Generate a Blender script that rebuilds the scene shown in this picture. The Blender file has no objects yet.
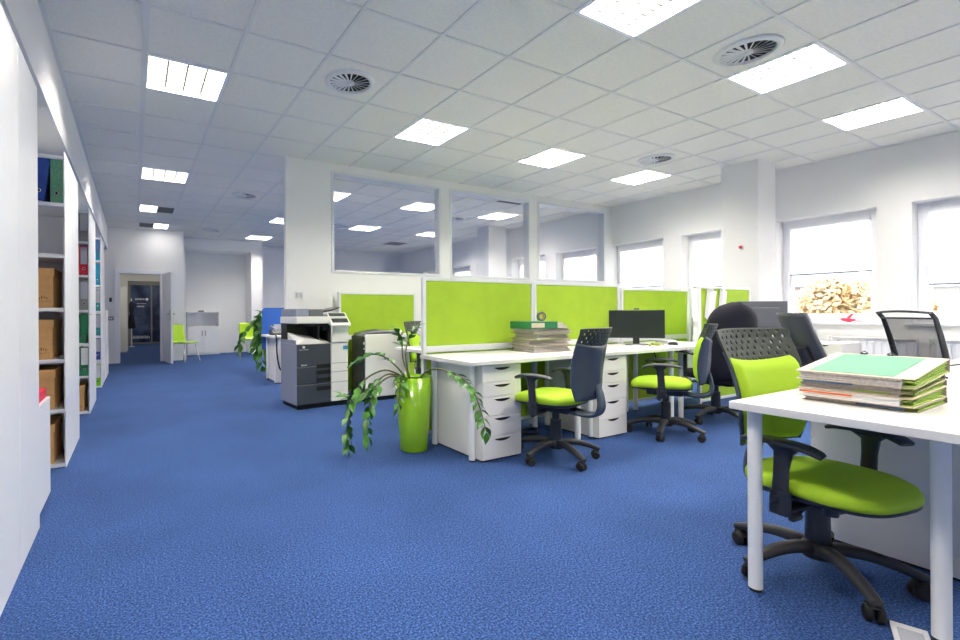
import bpy, math, random
from math import sin, cos, pi, radians, atan2, sqrt
from mathutils import Vector, Matrix

random.seed(7)
S = bpy.context.scene
COL = S.collection

# ------------------------------------------------------------------ camera
H = 1.09                 # eye height
CE = 2.9967              # ceiling height
FPX, YAW, ROLL, CXP, CYP = 467.16, 0.5009, -0.0063, 390.14, 312.17
cam_d = bpy.data.cameras.new('camera')
cam_d.sensor_fit = 'HORIZONTAL'; cam_d.sensor_width = 36.0
cam_d.lens = FPX / 960 * 36.0
cam_d.shift_x = (480 - CXP) / 960
cam_d.shift_y = (CYP - 320) / 960
cam_d.clip_start = 0.05; cam_d.clip_end = 300
cam = bpy.data.objects.new('camera', cam_d); COL.objects.link(cam)
_f = Vector((sin(YAW), cos(YAW), 0)); _r = Vector((cos(YAW), -sin(YAW), 0)); _u = Vector((0, 0, 1))
_r2 = cos(ROLL) * _r + sin(ROLL) * _u; _u2 = -sin(ROLL) * _r + cos(ROLL) * _u
cam.matrix_world = Matrix(((_r2.x, _u2.x, -_f.x, 0), (_r2.y, _u2.y, -_f.y, 0), (_r2.z, _u2.z, -_f.z, H), (0, 0, 0, 1)))
S.camera = cam

# ------------------------------------------------------------------ light and exposure
LAMP = 34.0      # radiance of the lamp diffusers
SKY = 2.5
S.view_settings.view_transform = 'Standard'
S.view_settings.look = 'None'
S.view_settings.exposure = 1.52
S.view_settings.gamma = 1.0
S.view_settings.use_curve_mapping = False
W = bpy.data.worlds.new('sky'); S.world = W; W.use_nodes = True
_bg = W.node_tree.nodes['Background']
_bg.inputs[0].default_value = (1.0, 0.985, 0.97, 1); _bg.inputs[1].default_value = SKY
S.cycles.max_bounces = 10
S.cycles.diffuse_bounces = 6
S.cycles.transparent_max_bounces = 12
S.cycles.sample_clamp_indirect = 6.0
S.cycles.caustics_reflective = False
S.cycles.caustics_refractive = False

# ------------------------------------------------------------------ materials
def lin(c):
    return tuple((x / 12.92 if x <= 0.04045 else ((x + 0.055) / 1.055) ** 2.4) for x in c)
def rgb(r, g, b):
    return lin((r / 255, g / 255, b / 255)) + (1,)

def mat(name, col, rough=0.5, metal=0.0, noise=0.0, nscale=30.0, bump=0.0, bscale=200.0, spec=None, col2=None, coat=0.0):
    m = bpy.data.materials.new(name); m.use_nodes = True
    nt = m.node_tree; b = nt.nodes['Principled BSDF']
    b.inputs['Base Color'].default_value = col
    b.inputs['Roughness'].default_value = rough
    b.inputs['Metallic'].default_value = metal
    if spec is not None: b.inputs['Specular IOR Level'].default_value = spec
    if coat: b.inputs['Coat Weight'].default_value = coat
    tc = nt.nodes.new('ShaderNodeTexCoord')
    if noise or col2:
        n = nt.nodes.new('ShaderNodeTexNoise'); n.inputs['Scale'].default_value = nscale; n.inputs['Detail'].default_value = 4
        nt.links.new(tc.outputs['Object'], n.inputs['Vector'])
        r = nt.nodes.new('ShaderNodeValToRGB')
        c2 = col2 if col2 else tuple(max(0, x * (1 - noise)) for x in col[:3]) + (1,)
        c1 = col if col2 else tuple(min(1, x * (1 + noise * .5)) for x in col[:3]) + (1,)
        r.color_ramp.elements[0].position = 0.35; r.color_ramp.elements[1].position = 0.65
        r.color_ramp.elements[0].color = c2; r.color_ramp.elements[1].color = c1
        nt.links.new(n.outputs['Fac'], r.inputs['Fac']); nt.links.new(r.outputs['Color'], b.inputs['Base Color'])
    if bump:
        n2 = nt.nodes.new('ShaderNodeTexNoise'); n2.inputs['Scale'].default_value = bscale; n2.inputs['Detail'].default_value = 3
        nt.links.new(tc.outputs['Object'], n2.inputs['Vector'])
        bp = nt.nodes.new('ShaderNodeBump'); bp.inputs['Strength'].default_value = bump; bp.inputs['Distance'].default_value = 0.01
        nt.links.new(n2.outputs['Fac'], bp.inputs['Height']); nt.links.new(bp.outputs['Normal'], b.inputs['Normal'])
    return m

def emis(name, col, strength):
    m = bpy.data.materials.new(name); m.use_nodes = True; nt = m.node_tree
    nt.nodes.remove(nt.nodes['Principled BSDF'])
    e = nt.nodes.new('ShaderNodeEmission'); e.inputs[0].default_value = col; e.inputs[1].default_value = strength
    nt.links.new(e.outputs[0], nt.nodes['Material Output'].inputs[0]); return m

def glassm(name, tint=(1, 1, 1, 1), refl=0.08):
    m = bpy.data.materials.new(name); m.use_nodes = True; nt = m.node_tree
    nt.nodes.remove(nt.nodes['Principled BSDF'])
    t = nt.nodes.new('ShaderNodeBsdfTransparent'); t.inputs[0].default_value = tint
    g = nt.nodes.new('ShaderNodeBsdfGlossy'); g.inputs['Roughness'].default_value = 0.0
    lf = nt.nodes.new('ShaderNodeLayerWeight'); lf.inputs[0].default_value = 0.5
    pw = nt.nodes.new('ShaderNodeMath'); pw.operation = 'POWER'; pw.inputs[1].default_value = 4.0
    nt.links.new(lf.outputs['Facing'], pw.inputs[0])
    lw = nt.nodes.new('ShaderNodeMath'); lw.operation = 'MULTIPLY_ADD'; lw.inputs[1].default_value = 0.6; lw.inputs[2].default_value = 0.02
    nt.links.new(pw.outputs[0], lw.inputs[0])
    mx = nt.nodes.new('ShaderNodeMixShader')
    nt.links.new(lw.outputs[0], mx.inputs[0]); nt.links.new(t.outputs[0], mx.inputs[1]); nt.links.new(g.outputs[0], mx.inputs[2])
    nt.links.new(mx.outputs[0], nt.nodes['Material Output'].inputs[0]); return m

def transl(name, col, alpha=0.0, tr=0.7):
    m = bpy.data.materials.new(name); m.use_nodes = True; nt = m.node_tree
    nt.nodes.remove(nt.nodes['Principled BSDF'])
    d = nt.nodes.new('ShaderNodeBsdfDiffuse'); d.inputs[0].default_value = col
    t = nt.nodes.new('ShaderNodeBsdfTranslucent'); t.inputs[0].default_value = col
    mx = nt.nodes.new('ShaderNodeMixShader'); mx.inputs[0].default_value = tr
    nt.links.new(d.outputs[0], mx.inputs[1]); nt.links.new(t.outputs[0], mx.inputs[2])
    out = mx
    if alpha:
        tp = nt.nodes.new('ShaderNodeBsdfTransparent'); m2 = nt.nodes.new('ShaderNodeMixShader'); m2.inputs[0].default_value = alpha
        nt.links.new(mx.outputs[0], m2.inputs[1]); nt.links.new(tp.outputs[0], m2.inputs[2]); out = m2
    nt.links.new(out.outputs[0], nt.nodes['Material Output'].inputs[0]); return m

def carpet_mat():
    m = bpy.data.materials.new('blue_carpet'); m.use_nodes = True; nt = m.node_tree; b = nt.nodes['Principled BSDF']
    tc = nt.nodes.new('ShaderNodeTexCoord')
    n = nt.nodes.new('ShaderNodeTexNoise'); n.inputs['Scale'].default_value = 120; n.inputs['Detail'].default_value = 6; n.inputs['Roughness'].default_value = 0.8
    nt.links.new(tc.outputs['Object'], n.inputs['Vector'])
    r = nt.nodes.new('ShaderNodeValToRGB'); e = r.color_ramp.elements
    e[0].position = 0.38; e[0].color = rgb(16, 32, 68)
    e[1].position = 0.63; e[1].color = rgb(88, 120, 176)
    e2 = e.new(0.5); e2.color = rgb(40, 67, 120)
    nt.links.new(n.outputs['Fac'], r.inputs['Fac'])
    n3 = nt.nodes.new('ShaderNodeTexNoise'); n3.inputs['Scale'].default_value = 1.7; n3.inputs['Detail'].default_value = 5
    nt.links.new(tc.outputs['Object'], n3.inputs['Vector'])
    mr = nt.nodes.new('ShaderNodeMapRange'); mr.inputs['From Min'].default_value = 0.3; mr.inputs['From Max'].default_value = 0.7
    mr.inputs['To Min'].default_value = 0.86; mr.inputs['To Max'].default_value = 1.1
    nt.links.new(n3.outputs['Fac'], mr.inputs['Value'])
    mx = nt.nodes.new('ShaderNodeMix'); mx.data_type = 'RGBA'; mx.blend_type = 'MULTIPLY'; mx.inputs['Factor'].default_value = 1
    nt.links.new(r.outputs['Color'], mx.inputs['A']); nt.links.new(mr.outputs['Result'], mx.inputs['B'])
    nt.links.new(mx.outputs['Result'], b.inputs['Base Color'])
    b.inputs['Roughness'].default_value = 0.95; b.inputs['Specular IOR Level'].default_value = 0.15
    b.inputs['Sheen Weight'].default_value = 0.08; b.inputs['Sheen Roughness'].default_value = 0.5
    b.inputs['Sheen Tint'].default_value = rgb(170, 200, 255)
    bp = nt.nodes.new('ShaderNodeBump'); bp.inputs['Strength'].default_value = 0.15; bp.inputs['Distance'].default_value = 0.01
    nt.links.new(n.outputs['Fac'], bp.inputs['Height']); nt.links.new(bp.outputs['Normal'], b.inputs['Normal'])
    return m

M = {}
M['carpet'] = carpet_mat()
M['wall'] = mat('white_wall_paint', rgb(236, 236, 236), 0.9, bump=0.05, bscale=300, spec=0.15)
M['tile'] = mat('mineral_ceiling_tile', rgb(238, 236, 229), 0.9, noise=0.04, nscale=45, bump=0.25, bscale=180)
M['tbar'] = mat('ceiling_grid_metal', rgb(226, 226, 224), 0.45)
M['lam'] = mat('white_laminate', rgb(228, 227, 223), 0.38, noise=0.015, nscale=8)
M['lamin'] = mat('cabinet_laminate', rgb(236, 237, 240), 0.3, noise=0.01, nscale=8)
M['ped'] = mat('warm_white_drawer_paint', rgb(234, 231, 226), 0.4)
M['metalw'] = mat('white_powder_coat', rgb(236, 236, 234), 0.35)
M['green'] = mat('lime_green_fabric', rgb(162, 200, 34), 0.75, noise=0.05, nscale=220, bump=0.12, bscale=700)
M['greenpanel'] = mat('lime_green_screen_fabric', rgb(160, 194, 44), 0.8, noise=0.06, nscale=6, bump=0.08, bscale=600)
M['potgreen'] = mat('glossy_lime_plastic', rgb(136, 188, 18), 0.25, coat=0.4)
M['seatplastic'] = mat('lime_seat_shell', rgb(168, 208, 26), 0.35)
M['blackp'] = mat('black_plastic', rgb(40, 43, 51), 0.38, bump=0.04, bscale=900)
M['shell'] = mat('blue_black_shell_plastic', rgb(66, 77, 92), 0.27, bump=0.03, bscale=900)
M['basep'] = mat('grey_black_nylon', rgb(48, 47, 50), 0.45)
M['blackf'] = mat('black_fabric', rgb(22, 23, 36), 0.9, bump=0.2, bscale=600)
M['leather'] = mat('black_leather', rgb(68, 72, 82), 0.33, bump=0.05, bscale=150)
M['rubber'] = mat('black_rubber', rgb(20, 20, 22), 0.7)
M['screen'] = mat('dark_monitor_screen', rgb(30, 40, 36), 0.35)
M['graym'] = mat('grey_monitor_back', rgb(92, 94, 102), 0.4)
M['copydark'] = mat('slate_copier_plastic', rgb(58, 63, 74), 0.4)
M['copygray'] = mat('grey_blue_copier_side', rgb(132, 138, 156), 0.5)
M['copywhite'] = mat('off_white_copier_plastic', rgb(226, 225, 220), 0.45)
M['black'] = mat('deep_black', rgb(12, 12, 14), 0.5)
M['card'] = mat('brown_cardboard', rgb(208, 162, 104), 0.85, noise=0.06, nscale=30)
M['ink'] = mat('faded_ink', rgb(120, 88, 52), 0.9)
M['blue'] = mat('blue_binder_board', rgb(28, 66, 150), 0.5, noise=0.08, nscale=60)
M['teal'] = mat('turquoise_binder_board', rgb(20, 150, 186), 0.5)
M['tealgreen'] = mat('sea_green_binder_board', rgb(30, 140, 136), 0.5)
M['gbinder'] = mat('marbled_green_binder_board', rgb(70, 140, 104), 0.6, col2=rgb(120, 178, 144), nscale=140)
M['dgreen'] = mat('dark_green_binder_board', rgb(22, 110, 66), 0.5)
M['lgreen'] = mat('bright_green_binder_board', rgb(120, 214, 20), 0.5)
M['red'] = mat('red_binder_board', rgb(214, 28, 60), 0.5)
M['grayb'] = mat('grey_marbled_binder_board', rgb(120, 116, 114), 0.6, col2=rgb(164, 160, 158), nscale=140)
M['label'] = mat('paper_label', rgb(228, 228, 230), 0.8)
M['graylabel'] = mat('grey_paper_label', rgb(180, 182, 190), 0.8)
M['paper'] = mat('white_paper', rgb(240, 240, 240), 0.85)
M['beige'] = mat('beige_folder_card', rgb(212, 198, 178), 0.8, noise=0.03, nscale=40)
M['mint'] = mat('mint_green_card', rgb(112, 168, 142), 0.75, noise=0.06, nscale=14)
M['leafdiv'] = mat('green_index_paper', rgb(166, 196, 92), 0.8, noise=0.15, nscale=50)
M['drab'] = mat('drab_folder_card', rgb(158, 150, 132), 0.8, noise=0.1, nscale=40)
M['plumpaper'] = mat('greyish_paper_edges', rgb(196, 190, 186), 0.9, noise=0.18, nscale=90)
M['yellowgreen'] = mat('yellow_green_sleeve', rgb(176, 190, 84), 0.35)
M['orange'] = mat('orange_paper_edge', rgb(226, 120, 72), 0.8)
M['bluepaper'] = mat('blue_paper_edge', rgb(88, 124, 170), 0.8)
M['leaf'] = mat('zz_plant_leaf', rgb(40, 92, 24), 0.35, col2=rgb(78, 140, 40), nscale=9)
M['stem'] = mat('zz_plant_stem', rgb(92, 96, 52), 0.5)
M['soil'] = mat('dark_soil', rgb(40, 30, 24), 0.95, bump=0.6, bscale=60)
M['chrome'] = mat('chrome', rgb(205, 208, 212), 0.18, metal=1.0)
M['alu'] = mat('aluminium_frame', rgb(226, 228, 232), 0.4, metal=0.0)
M['pvc'] = mat('white_window_plastic', rgb(240, 241, 246), 0.35)
M['glass'] = glassm('clear_glass')
M['blind'] = transl('pleated_blind_fabric', rgb(250, 250, 252), 0.0, 0.75)
M['mesh'] = transl('black_mesh_fabric', rgb(44, 46, 50), 0.30, 0.1)
M['lamp'] = emis('lamp_diffuser', (1.0, 0.935, 0.84, 1), LAMP)
M['lamphalf'] = emis('lamp_diffuser_dim', (1.0, 0.95, 0.88, 1), LAMP * .16)
M['louvre'] = mat('lamp_louvre_white', rgb(246, 246, 246), 0.35)
M['blade'] = mat('lamp_blade_grey', rgb(58, 58, 58), 0.5)
M['vent'] = mat('vent_white_metal', rgb(226, 227, 228), 0.4)
M['ventdark'] = mat('vent_cavity', rgb(46, 46, 52), 0.8)
M['grille'] = mat('grey_grille', rgb(120, 122, 128), 0.5)
M['radiator'] = mat('radiator_enamel', rgb(238, 239, 244), 0.3)
M['redplastic'] = mat('coral_red_plastic', rgb(232, 60, 96), 0.35)
M['bluef'] = mat('blue_screen_fabric', rgb(40, 92, 178), 0.8, noise=0.05, nscale=200)
M['sticker'] = mat('blue_sticker', rgb(40, 132, 190), 0.5)
M['darkglass'] = mat('dark_blue_glass_film', rgb(36, 46, 78), 0.12, col2=rgb(78, 96, 132), nscale=2.4)
M['doorframe'] = mat('grey_metal_frame', rgb(128, 126, 124), 0.4)
M['greyhandle'] = mat('grey_handle_metal', rgb(140, 142, 148), 0.4)
M['creamwall'] = mat('cream_corridor_paint', rgb(224, 223, 218), 0.85)
M['winetext'] = mat('white_lettering', rgb(240, 240, 245), 0.6)
M['cableblk'] = mat('black_cable_sheath', rgb(20, 22, 30), 0.5)
M['tapegray'] = mat('grey_tape', rgb(92, 94, 98), 0.4)
M['brick'] = mat('facade_reddish', rgb(160, 142, 140), 0.9, noise=0.2, nscale=1.5)
M['facade'] = mat('facade_white', rgb(176, 176, 176), 0.9)
M['roof'] = mat('blue_grey_roof', rgb(120, 134, 166), 0.7)
M['winext'] = mat('facade_window_glass', rgb(136, 142, 156), 0.3)
M['autumn'] = mat('autumn_leaves', rgb(190, 164, 122), 0.9, col2=rgb(186, 168, 140), nscale=1.3)
M['bark'] = mat('bark', rgb(84, 70, 58), 0.9, noise=0.3, nscale=12)
M['grass'] = mat('street_grass', rgb(110, 112, 96), 0.95, noise=0.2, nscale=0.4)
M['darkgreenband'] = mat('olive_black_plastic', rgb(50, 57, 50), 0.4)

# ------------------------------------------------------------------ mesh helpers
class MB:
    def __init__(s): s.v = []; s.f = []; s.sm = []
    def add(s, vs, fs, smooth=False):
        o = len(s.v); s.v += [tuple(v) for v in vs]; s.f += [tuple(i + o for i in f) for f in fs]; s.sm += [smooth] * len(fs); return s
    def box(s, x0, y0, z0, x1, y1, z1, T=None):
        if x0 > x1: x0, x1 = x1, x0
        if y0 > y1: y0, y1 = y1, y0
        if z0 > z1: z0, z1 = z1, z0
        vs = [(x0, y0, z0), (x1, y0, z0), (x1, y1, z0), (x0, y1, z0), (x0, y0, z1), (x1, y0, z1), (x1, y1, z1), (x0, y1, z1)]
        if T is not None: vs = [tuple(T @ Vector(v)) for v in vs]
        return s.add(vs, [(0, 3, 2, 1), (4, 5, 6, 7), (0, 1, 5, 4), (1, 2, 6, 5), (2, 3, 7, 6), (3, 0, 4, 7)])
    def cbox(s, c, d, T=None):
        return s.box(c[0] - d[0] / 2, c[1] - d[1] / 2, c[2] - d[2] / 2, c[0] + d[0] / 2, c[1] + d[1] / 2, c[2] + d[2] / 2, T)
    def cyl(s, p0, p1, r0, r1=None, n=20, caps=True):
        r1 = r0 if r1 is None else r1
        p0 = Vector(p0); p1 = Vector(p1); d = (p1 - p0).normalized()
        a = d.orthogonal().normalized(); b = d.cross(a)
        vs = [p0 + r0 * (cos(2 * pi * i / n) * a + sin(2 * pi * i / n) * b) for i in range(n)] + \
             [p1 + r1 * (cos(2 * pi * i / n) * a + sin(2 * pi * i / n) * b) for i in range(n)]
        s.add(vs, [(i, (i + 1) % n, n + (i + 1) % n, n + i) for i in range(n)], True)
        if caps:
            s.add(vs[:n], [tuple(reversed(range(n)))]); s.add(vs[n:], [tuple(range(n))])
        return s
    def lathe(s, prof, c=(0, 0, 0), n=32, T=None):
        vs = []; m = len(prof)
        for i in range(n):
            a = 2 * pi * i / n
            for r, z in prof: vs.append(Vector((c[0] + r * cos(a), c[1] + r * sin(a), c[2] + z)))
        if T is not None: vs = [T @ v for v in vs]
        fs = [(i * m + j, ((i + 1) % n) * m + j, ((i + 1) % n) * m + j + 1, i * m + j + 1) for i in range(n) for j in range(m - 1)]
        return s.add(vs, fs, True)
    def sweep(s, pts, ws, hs, up=(0, 0, 1), n=16, e=2.5):
        # superellipse section swept along pts; ws across, hs along 'up'
        P_ = [Vector(p) for p in pts]; k = len(P_); rings = []
        for i in range(k):
            t = (P_[min(i + 1, k - 1)] - P_[max(i - 1, 0)]).normalized()
            U = Vector(up); U = (U - U.dot(t) * t)
            U = U.normalized() if U.length > 1e-5 else t.orthogonal().normalized()
            R = t.cross(U)
            ring = []
            for j in range(n):
                a = 2 * pi * j / n; ca, sa = cos(a), sin(a)
                x = abs(ca) ** (2 / e) * (1 if ca >= 0 else -1) * ws[i] / 2; y = abs(sa) ** (2 / e) * (1 if sa >= 0 else -1) * hs[i] / 2
                ring.append(P_[i] + x * R + y * U)
            rings += ring
        fs = [(i * n + j, i * n + (j + 1) % n, (i + 1) * n + (j + 1) % n, (i + 1) * n + j) for i in range(k - 1) for j in range(n)]
        s.add(rings, fs, True)
        s.add(rings[:n], [tuple(reversed(range(n)))], True); s.add(rings[-n:], [tuple(range(n))], True)
        return s
    def tube(s, pts, r, n=8): return s.sweep(pts, [2 * r] * len(pts), [2 * r] * len(pts), up=(0.13, 0.21, 0.97), n=n, e=2)
    def quad(s, a, b, c, d): return s.add([a, b, c, d], [(0, 1, 2, 3)])

def obj(name, mb, m, parent=None, loc=None, rotz=0, bevel=0.0, seg=2, label=None, solid=0.0, sub=0):
    me = bpy.data.meshes.new(name); me.from_pydata(mb.v, [], mb.f)
    me.polygons.foreach_set('use_smooth', [bool(x) or bevel > 0 for x in mb.sm])
    me.materials.append(M[m] if isinstance(m, str) else m); me.update()
    o = bpy.data.objects.new(name, me); COL.objects.link(o)
    if parent: o.parent = parent
    if loc is not None: o.location = loc
    o.rotation_euler[2] = rotz
    if solid:
        md = o.modifiers.new('solid', 'SOLIDIFY'); md.thickness = solid; md.offset = 0
    if bevel:
        md = o.modifiers.new('bevel', 'BEVEL'); md.width = bevel; md.segments = seg; md.limit_method = 'ANGLE'; md.angle_limit = radians(40); md.harden_normals = True
    if sub:
        md = o.modifiers.new('sub', 'SUBSURF'); md.levels = sub; md.render_levels = sub
    if label: o['label'] = label
    return o

def tag(o, label, cat, group=None, kind=None):
    o['label'] = label; o['category'] = cat
    if group: o['group'] = group
    if kind: o['kind'] = kind
    return o
def thing(name, label, cat, loc=(0, 0, 0), rotz=0, group=None):
    o = bpy.data.objects.new(name, None); COL.objects.link(o); o.location = loc; o.rotation_euler = (0, 0, rotz)
    return tag(o, label, cat, group)
def struct(name, mb, m, parent=None, bevel=0, label=None):
    o = obj(name, mb, m, parent, bevel=bevel)
    if not parent: o['kind'] = 'structure'
    if label: o['label'] = label
    return o
def kids(o): return [c for c in COL.objects if c.parent == o]
def dup(root, loc=None, rotz=None, label=None, group=None):
    r = root.copy(); COL.objects.link(r)
    if loc is not None: r.location = loc
    if rotz is not None: r.rotation_euler = (0, 0, rotz)
    if label: r['label'] = label
    if group: r['group'] = group
    for ch in list(root.children):
        c = ch.copy(); COL.objects.link(c); c.parent = r
        for g in list(ch.children):
            d = g.copy(); COL.objects.link(d); d.parent = c
    return r

def spline(pts, n=8):
    P_ = [Vector(p) for p in pts]; out = []
    for i in range(len(P_) - 1):
        p0 = P_[max(i - 1, 0)]; p1 = P_[i]; p2 = P_[i + 1]; p3 = P_[min(i + 2, len(P_) - 1)]
        for j in range(n):
            t = j / n
            out.append(0.5 * ((2 * p1) + (-p0 + p2) * t + (2 * p0 - 5 * p1 + 4 * p2 - p3) * t * t + (-p0 + 3 * p1 - 3 * p2 + p3) * t ** 3))
    out.append(P_[-1]); return out

# ================================================================== STRUCTURE
XL, XR, YB, YF = -1.60, 7.77, -2.6, 13.5
struct('floor', MB().box(XL - .2, YB - .2, -0.12, XR + .05, 19.6, 0), 'carpet')

LIGHTS = [(.377, 4.15), (2.777, 1.75), (2.777, 4.15), (4.577, 4.15), (6.377, 4.15), (4.577, 1.75), (6.377, 1.75), (.377, 7.15),
          (2.777, 7.15), (4.577, 7.15), (6.377, 7.15), (2.777, 9.55), (4.577, 9.55), (6.377, 9.55), (2.777, 11.95),
          (.377, 1.75), (.377, -.65), (2.777, -.65), (4.577, -.65), (6.377, -.65)]  # this row: out-of-view lamps added to brighten the room
HALF = [(.377, 9.55, 0), (.377, 11.35, 1)]
GRILLES = [(5.777, 5.95), (6.377, 11.35)]
VENTS = [(1.577, 3.55), (1.577, 7.75), (1.577, 11.35), (3.977, 1.75), (5.777, 3.55), (5.777, 7.75), (3.977, 9.55)]
holes = {(round((x - .0766) / .6 - .5), round((y - 3.25) / .6 - .5)) for x, y in LIGHTS + GRILLES + [h[:2] for h in HALF]}
tiles = MB(); 
xs = [XL] + [.0766 + .6 * i for i in range(-2, 13)] + [XR]
ys = [YB] + [3.25 + .6 * j for j in range(-9, 18)] + [YF]
for i in range(len(xs) - 1):
    for j in range(len(ys) - 1):
        ci = round(((xs[i] + xs[i + 1]) / 2 - .0766) / .6 - .5); cj = round(((ys[j] + ys[j + 1]) / 2 - 3.25) / .6 - .5)
        if (ci, cj) in holes and xs[i + 1] - xs[i] > .59: continue
        tiles.box(xs[i], ys[j], CE + .007, xs[i + 1], ys[j + 1], CE + .03)
struct('ceiling', tiles, 'tile')
struct('ceiling_slab', MB().box(XL - .2, YB - .2, CE + .25, XR + .35, YF + .3, CE + .45), 'wall')
grid = MB()
for x in xs[1:-1]: grid.box(x - .012, YB, CE - .001, x + .012, YF, CE + .012)
grid.box(.0766 - .021, YB, CE - .004, .0766 + .021, YF, CE + .012)
for y in ys[1:-1]:
    for i in range(len(xs) - 1): grid.box(xs[i] + .012, y - .011, CE, xs[i + 1] - .012, y + .011, CE + .012)
grid.box(-.505, YB, CE - .003, -.475, 11.9, CE + .01); grid.box(XR - .03, YB, CE - .003, XR, YF, CE + .01)
struct('trim_1', grid, 'tbar')

struct('wall_left', MB().box(XL - .15, YB, 0, XL, 11.9, CE + .25), 'wall')
struct('wall_front', MB().box(XL - .15, YB - .15, 0, XR + .35, YB, CE + .25), 'wall')
# long bulkhead above the cabinet rows
struct('trim_2', MB().box(-.80, YB, 2.505, -.505, 11.9, CE + .1), 'wall')
# window wall
WIN = [3.09 - 1.28 * k for k in (4, 3, 2, 1, 0)] + [4.36, 5.655, 6.94, 8.22, 9.50, 10.78, 12.06]
ZS, ZT = 0.93, 2.31
wr = MB(); X2 = XR + .33
wr.box(XR, YB - .15, -.12, X2, YF + .25, ZS - .03); wr.box(XR, YB - .15, ZT, X2, YF + .25, CE + .25)
prev = YB - .15
for y1 in WIN:
    wr.box(XR, prev, ZS - .03, X2, y1 - .99, ZT); prev = y1
wr.box(XR, prev, ZS - .03, X2, YF + .25, ZT)
struct('wall_right', wr, 'wall')
# columns and end walls
struct('column_near', MB().box(6.93, 2.94, 0, 7.38, 3.37, CE + .1), 'wall', bevel=.006)
struct('column_far', MB().box(6.93, 8.07, 0, 7.45, 8.47, CE + .1), 'wall', bevel=.006)
bw = MB()
bw.box(XL - .15, 11.9, 0, -.33, 12.05, CE + .1); bw.box(.57, 11.9, 0, 1.02, 12.05, CE + .1); bw.box(-.33, 11.9, 2.03, .57, 12.05, CE + .1)
struct('wall_back', bw, 'wall')
struct('wall_recess', MB().box(.90, 12.05, 0, 1.02, 13.5, CE + .1), 'wall')
struct('wall_far', MB().box(.90, 13.5, 0, XR + .1, 13.7, CE + .25), 'wall')
struct('trim_3', MB().box(1.02, 12.75, 2.72, 2.75, 13.5, CE + .1), 'wall')
struct('wall_pier', MB().box(2.75, 12.75, 0, 3.05, 13.5, CE + .1), 'wall')
# door frame + leaf
fr = MB()
fr.box(-.33, 11.87, 0, -.28, 12.07, 2.03); fr.box(.52, 11.87, 0, .57, 12.07, 2.03); fr.box(-.28, 11.87, 1.98, .52, 12.07, 2.03)
fr.box(-.38, 11.88, 0, -.33, 11.9, 2.08); fr.box(.57, 11.88, 0, .62, 11.9, 2.08); fr.box(-.33, 11.88, 2.03, .57, 11.9, 2.08)
dr = struct('door_1', fr, 'pvc', bevel=.004)
leaf = MB().box(0, -.80, .01, .045, 0, 1.99)
lf = obj('door_leaf', leaf, 'pvc', dr, loc=(.56, 11.86, 0), rotz=radians(9), bevel=.004)
hd = MB(); hd.box(-.012, -.75, .95, 0, -.71, 1.17); hd.cyl((-.01, -.73, 1.08), (-.05, -.73, 1.08), .009); hd.cyl((-.05, -.73, 1.08), (-.05, -.61, 1.08), .009)
hd.box(.045, -.75, .95, .057, -.71, 1.17); hd.cyl((.055, -.73, 1.08), (.095, -.73, 1.08), .009); hd.cyl((.095, -.73, 1.08), (.095, -.61, 1.08), .009)
obj('door_handle', hd, 'chrome', lf)
# corridor
cw = MB(); cw.box(-.75, 12.05, 0, -.62, 15.8, 2.6); cw.box(.95, 12.05, 0, 1.08, 19.6, 2.6)
cw.box(-.75, 15.8, 0, -.17, 15.95, 2.6); cw.box(-.17, 15.8, 2.07, .95, 15.95, 2.6); cw.box(-.35, 15.95, 0, -.22, 19.6, 2.6)
struct('wall_corridor', cw, 'creamwall')
struct('ceiling_corridor', MB().box(-.75, 12.05, 2.6, 1.08, 19.6, 2.7), 'creamwall')
# glazed door at the corridor end
gd = MB(); Y0 = 19.0
gd.box(-.22, Y0, 0, -.12, Y0 + .08, 2.6); gd.box(.88, Y0, 0, .95, Y0 + .08, 2.6); gd.box(-.12, Y0, 2.12, .88, Y0 + .08, 2.6); gd.box(-.12, Y0, 0, .88, Y0 + .08, .06); gd.box(.52, Y0, .06, .57, Y0 + .08, 2.12)
d2 = struct('door_2', gd, 'doorframe')
obj('door_pane', MB().box(-.12, Y0 + .03, .06, .52, Y0 + .05, 2.12).box(.57, Y0 + .03, .06, .88, Y0 + .05, 2.12), 'darkglass', d2)
lt = MB()
for k, wd in enumerate((.03, .022, .028, .02, .03, .026, .02, .028, .024)):
    lt.box(.03 + k * .034, Y0 + .018, 1.585 + (.006 if k % 2 else 0), .03 + k * .034 + wd * .8, Y0 + .029, 1.64)
lt.lathe([(0, 0), (.05, 0), (.05, .008), (0, .008)], T=Matrix.Translation((.40, Y0 + .029, 1.61)) @ Matrix.Rotation(radians(90), 4, 'X'))
for r_, z in enumerate((1.44, 1.33)):
    for k in range(9 if r_ else 11): lt.box(.08 + k * .027, Y0 + .018, z, .08 + k * .027 + .017, Y0 + .029, z + (.045 if r_ else .022))
for k in range(14): lt.box(-.09 + k * .042, Y0 + .018, .20, -.09 + k * .042 + .02, Y0 + .029, .26 + .05 * abs(sin(k * 1.7)))
obj('door_lettering', lt, 'winetext', d2)

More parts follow.
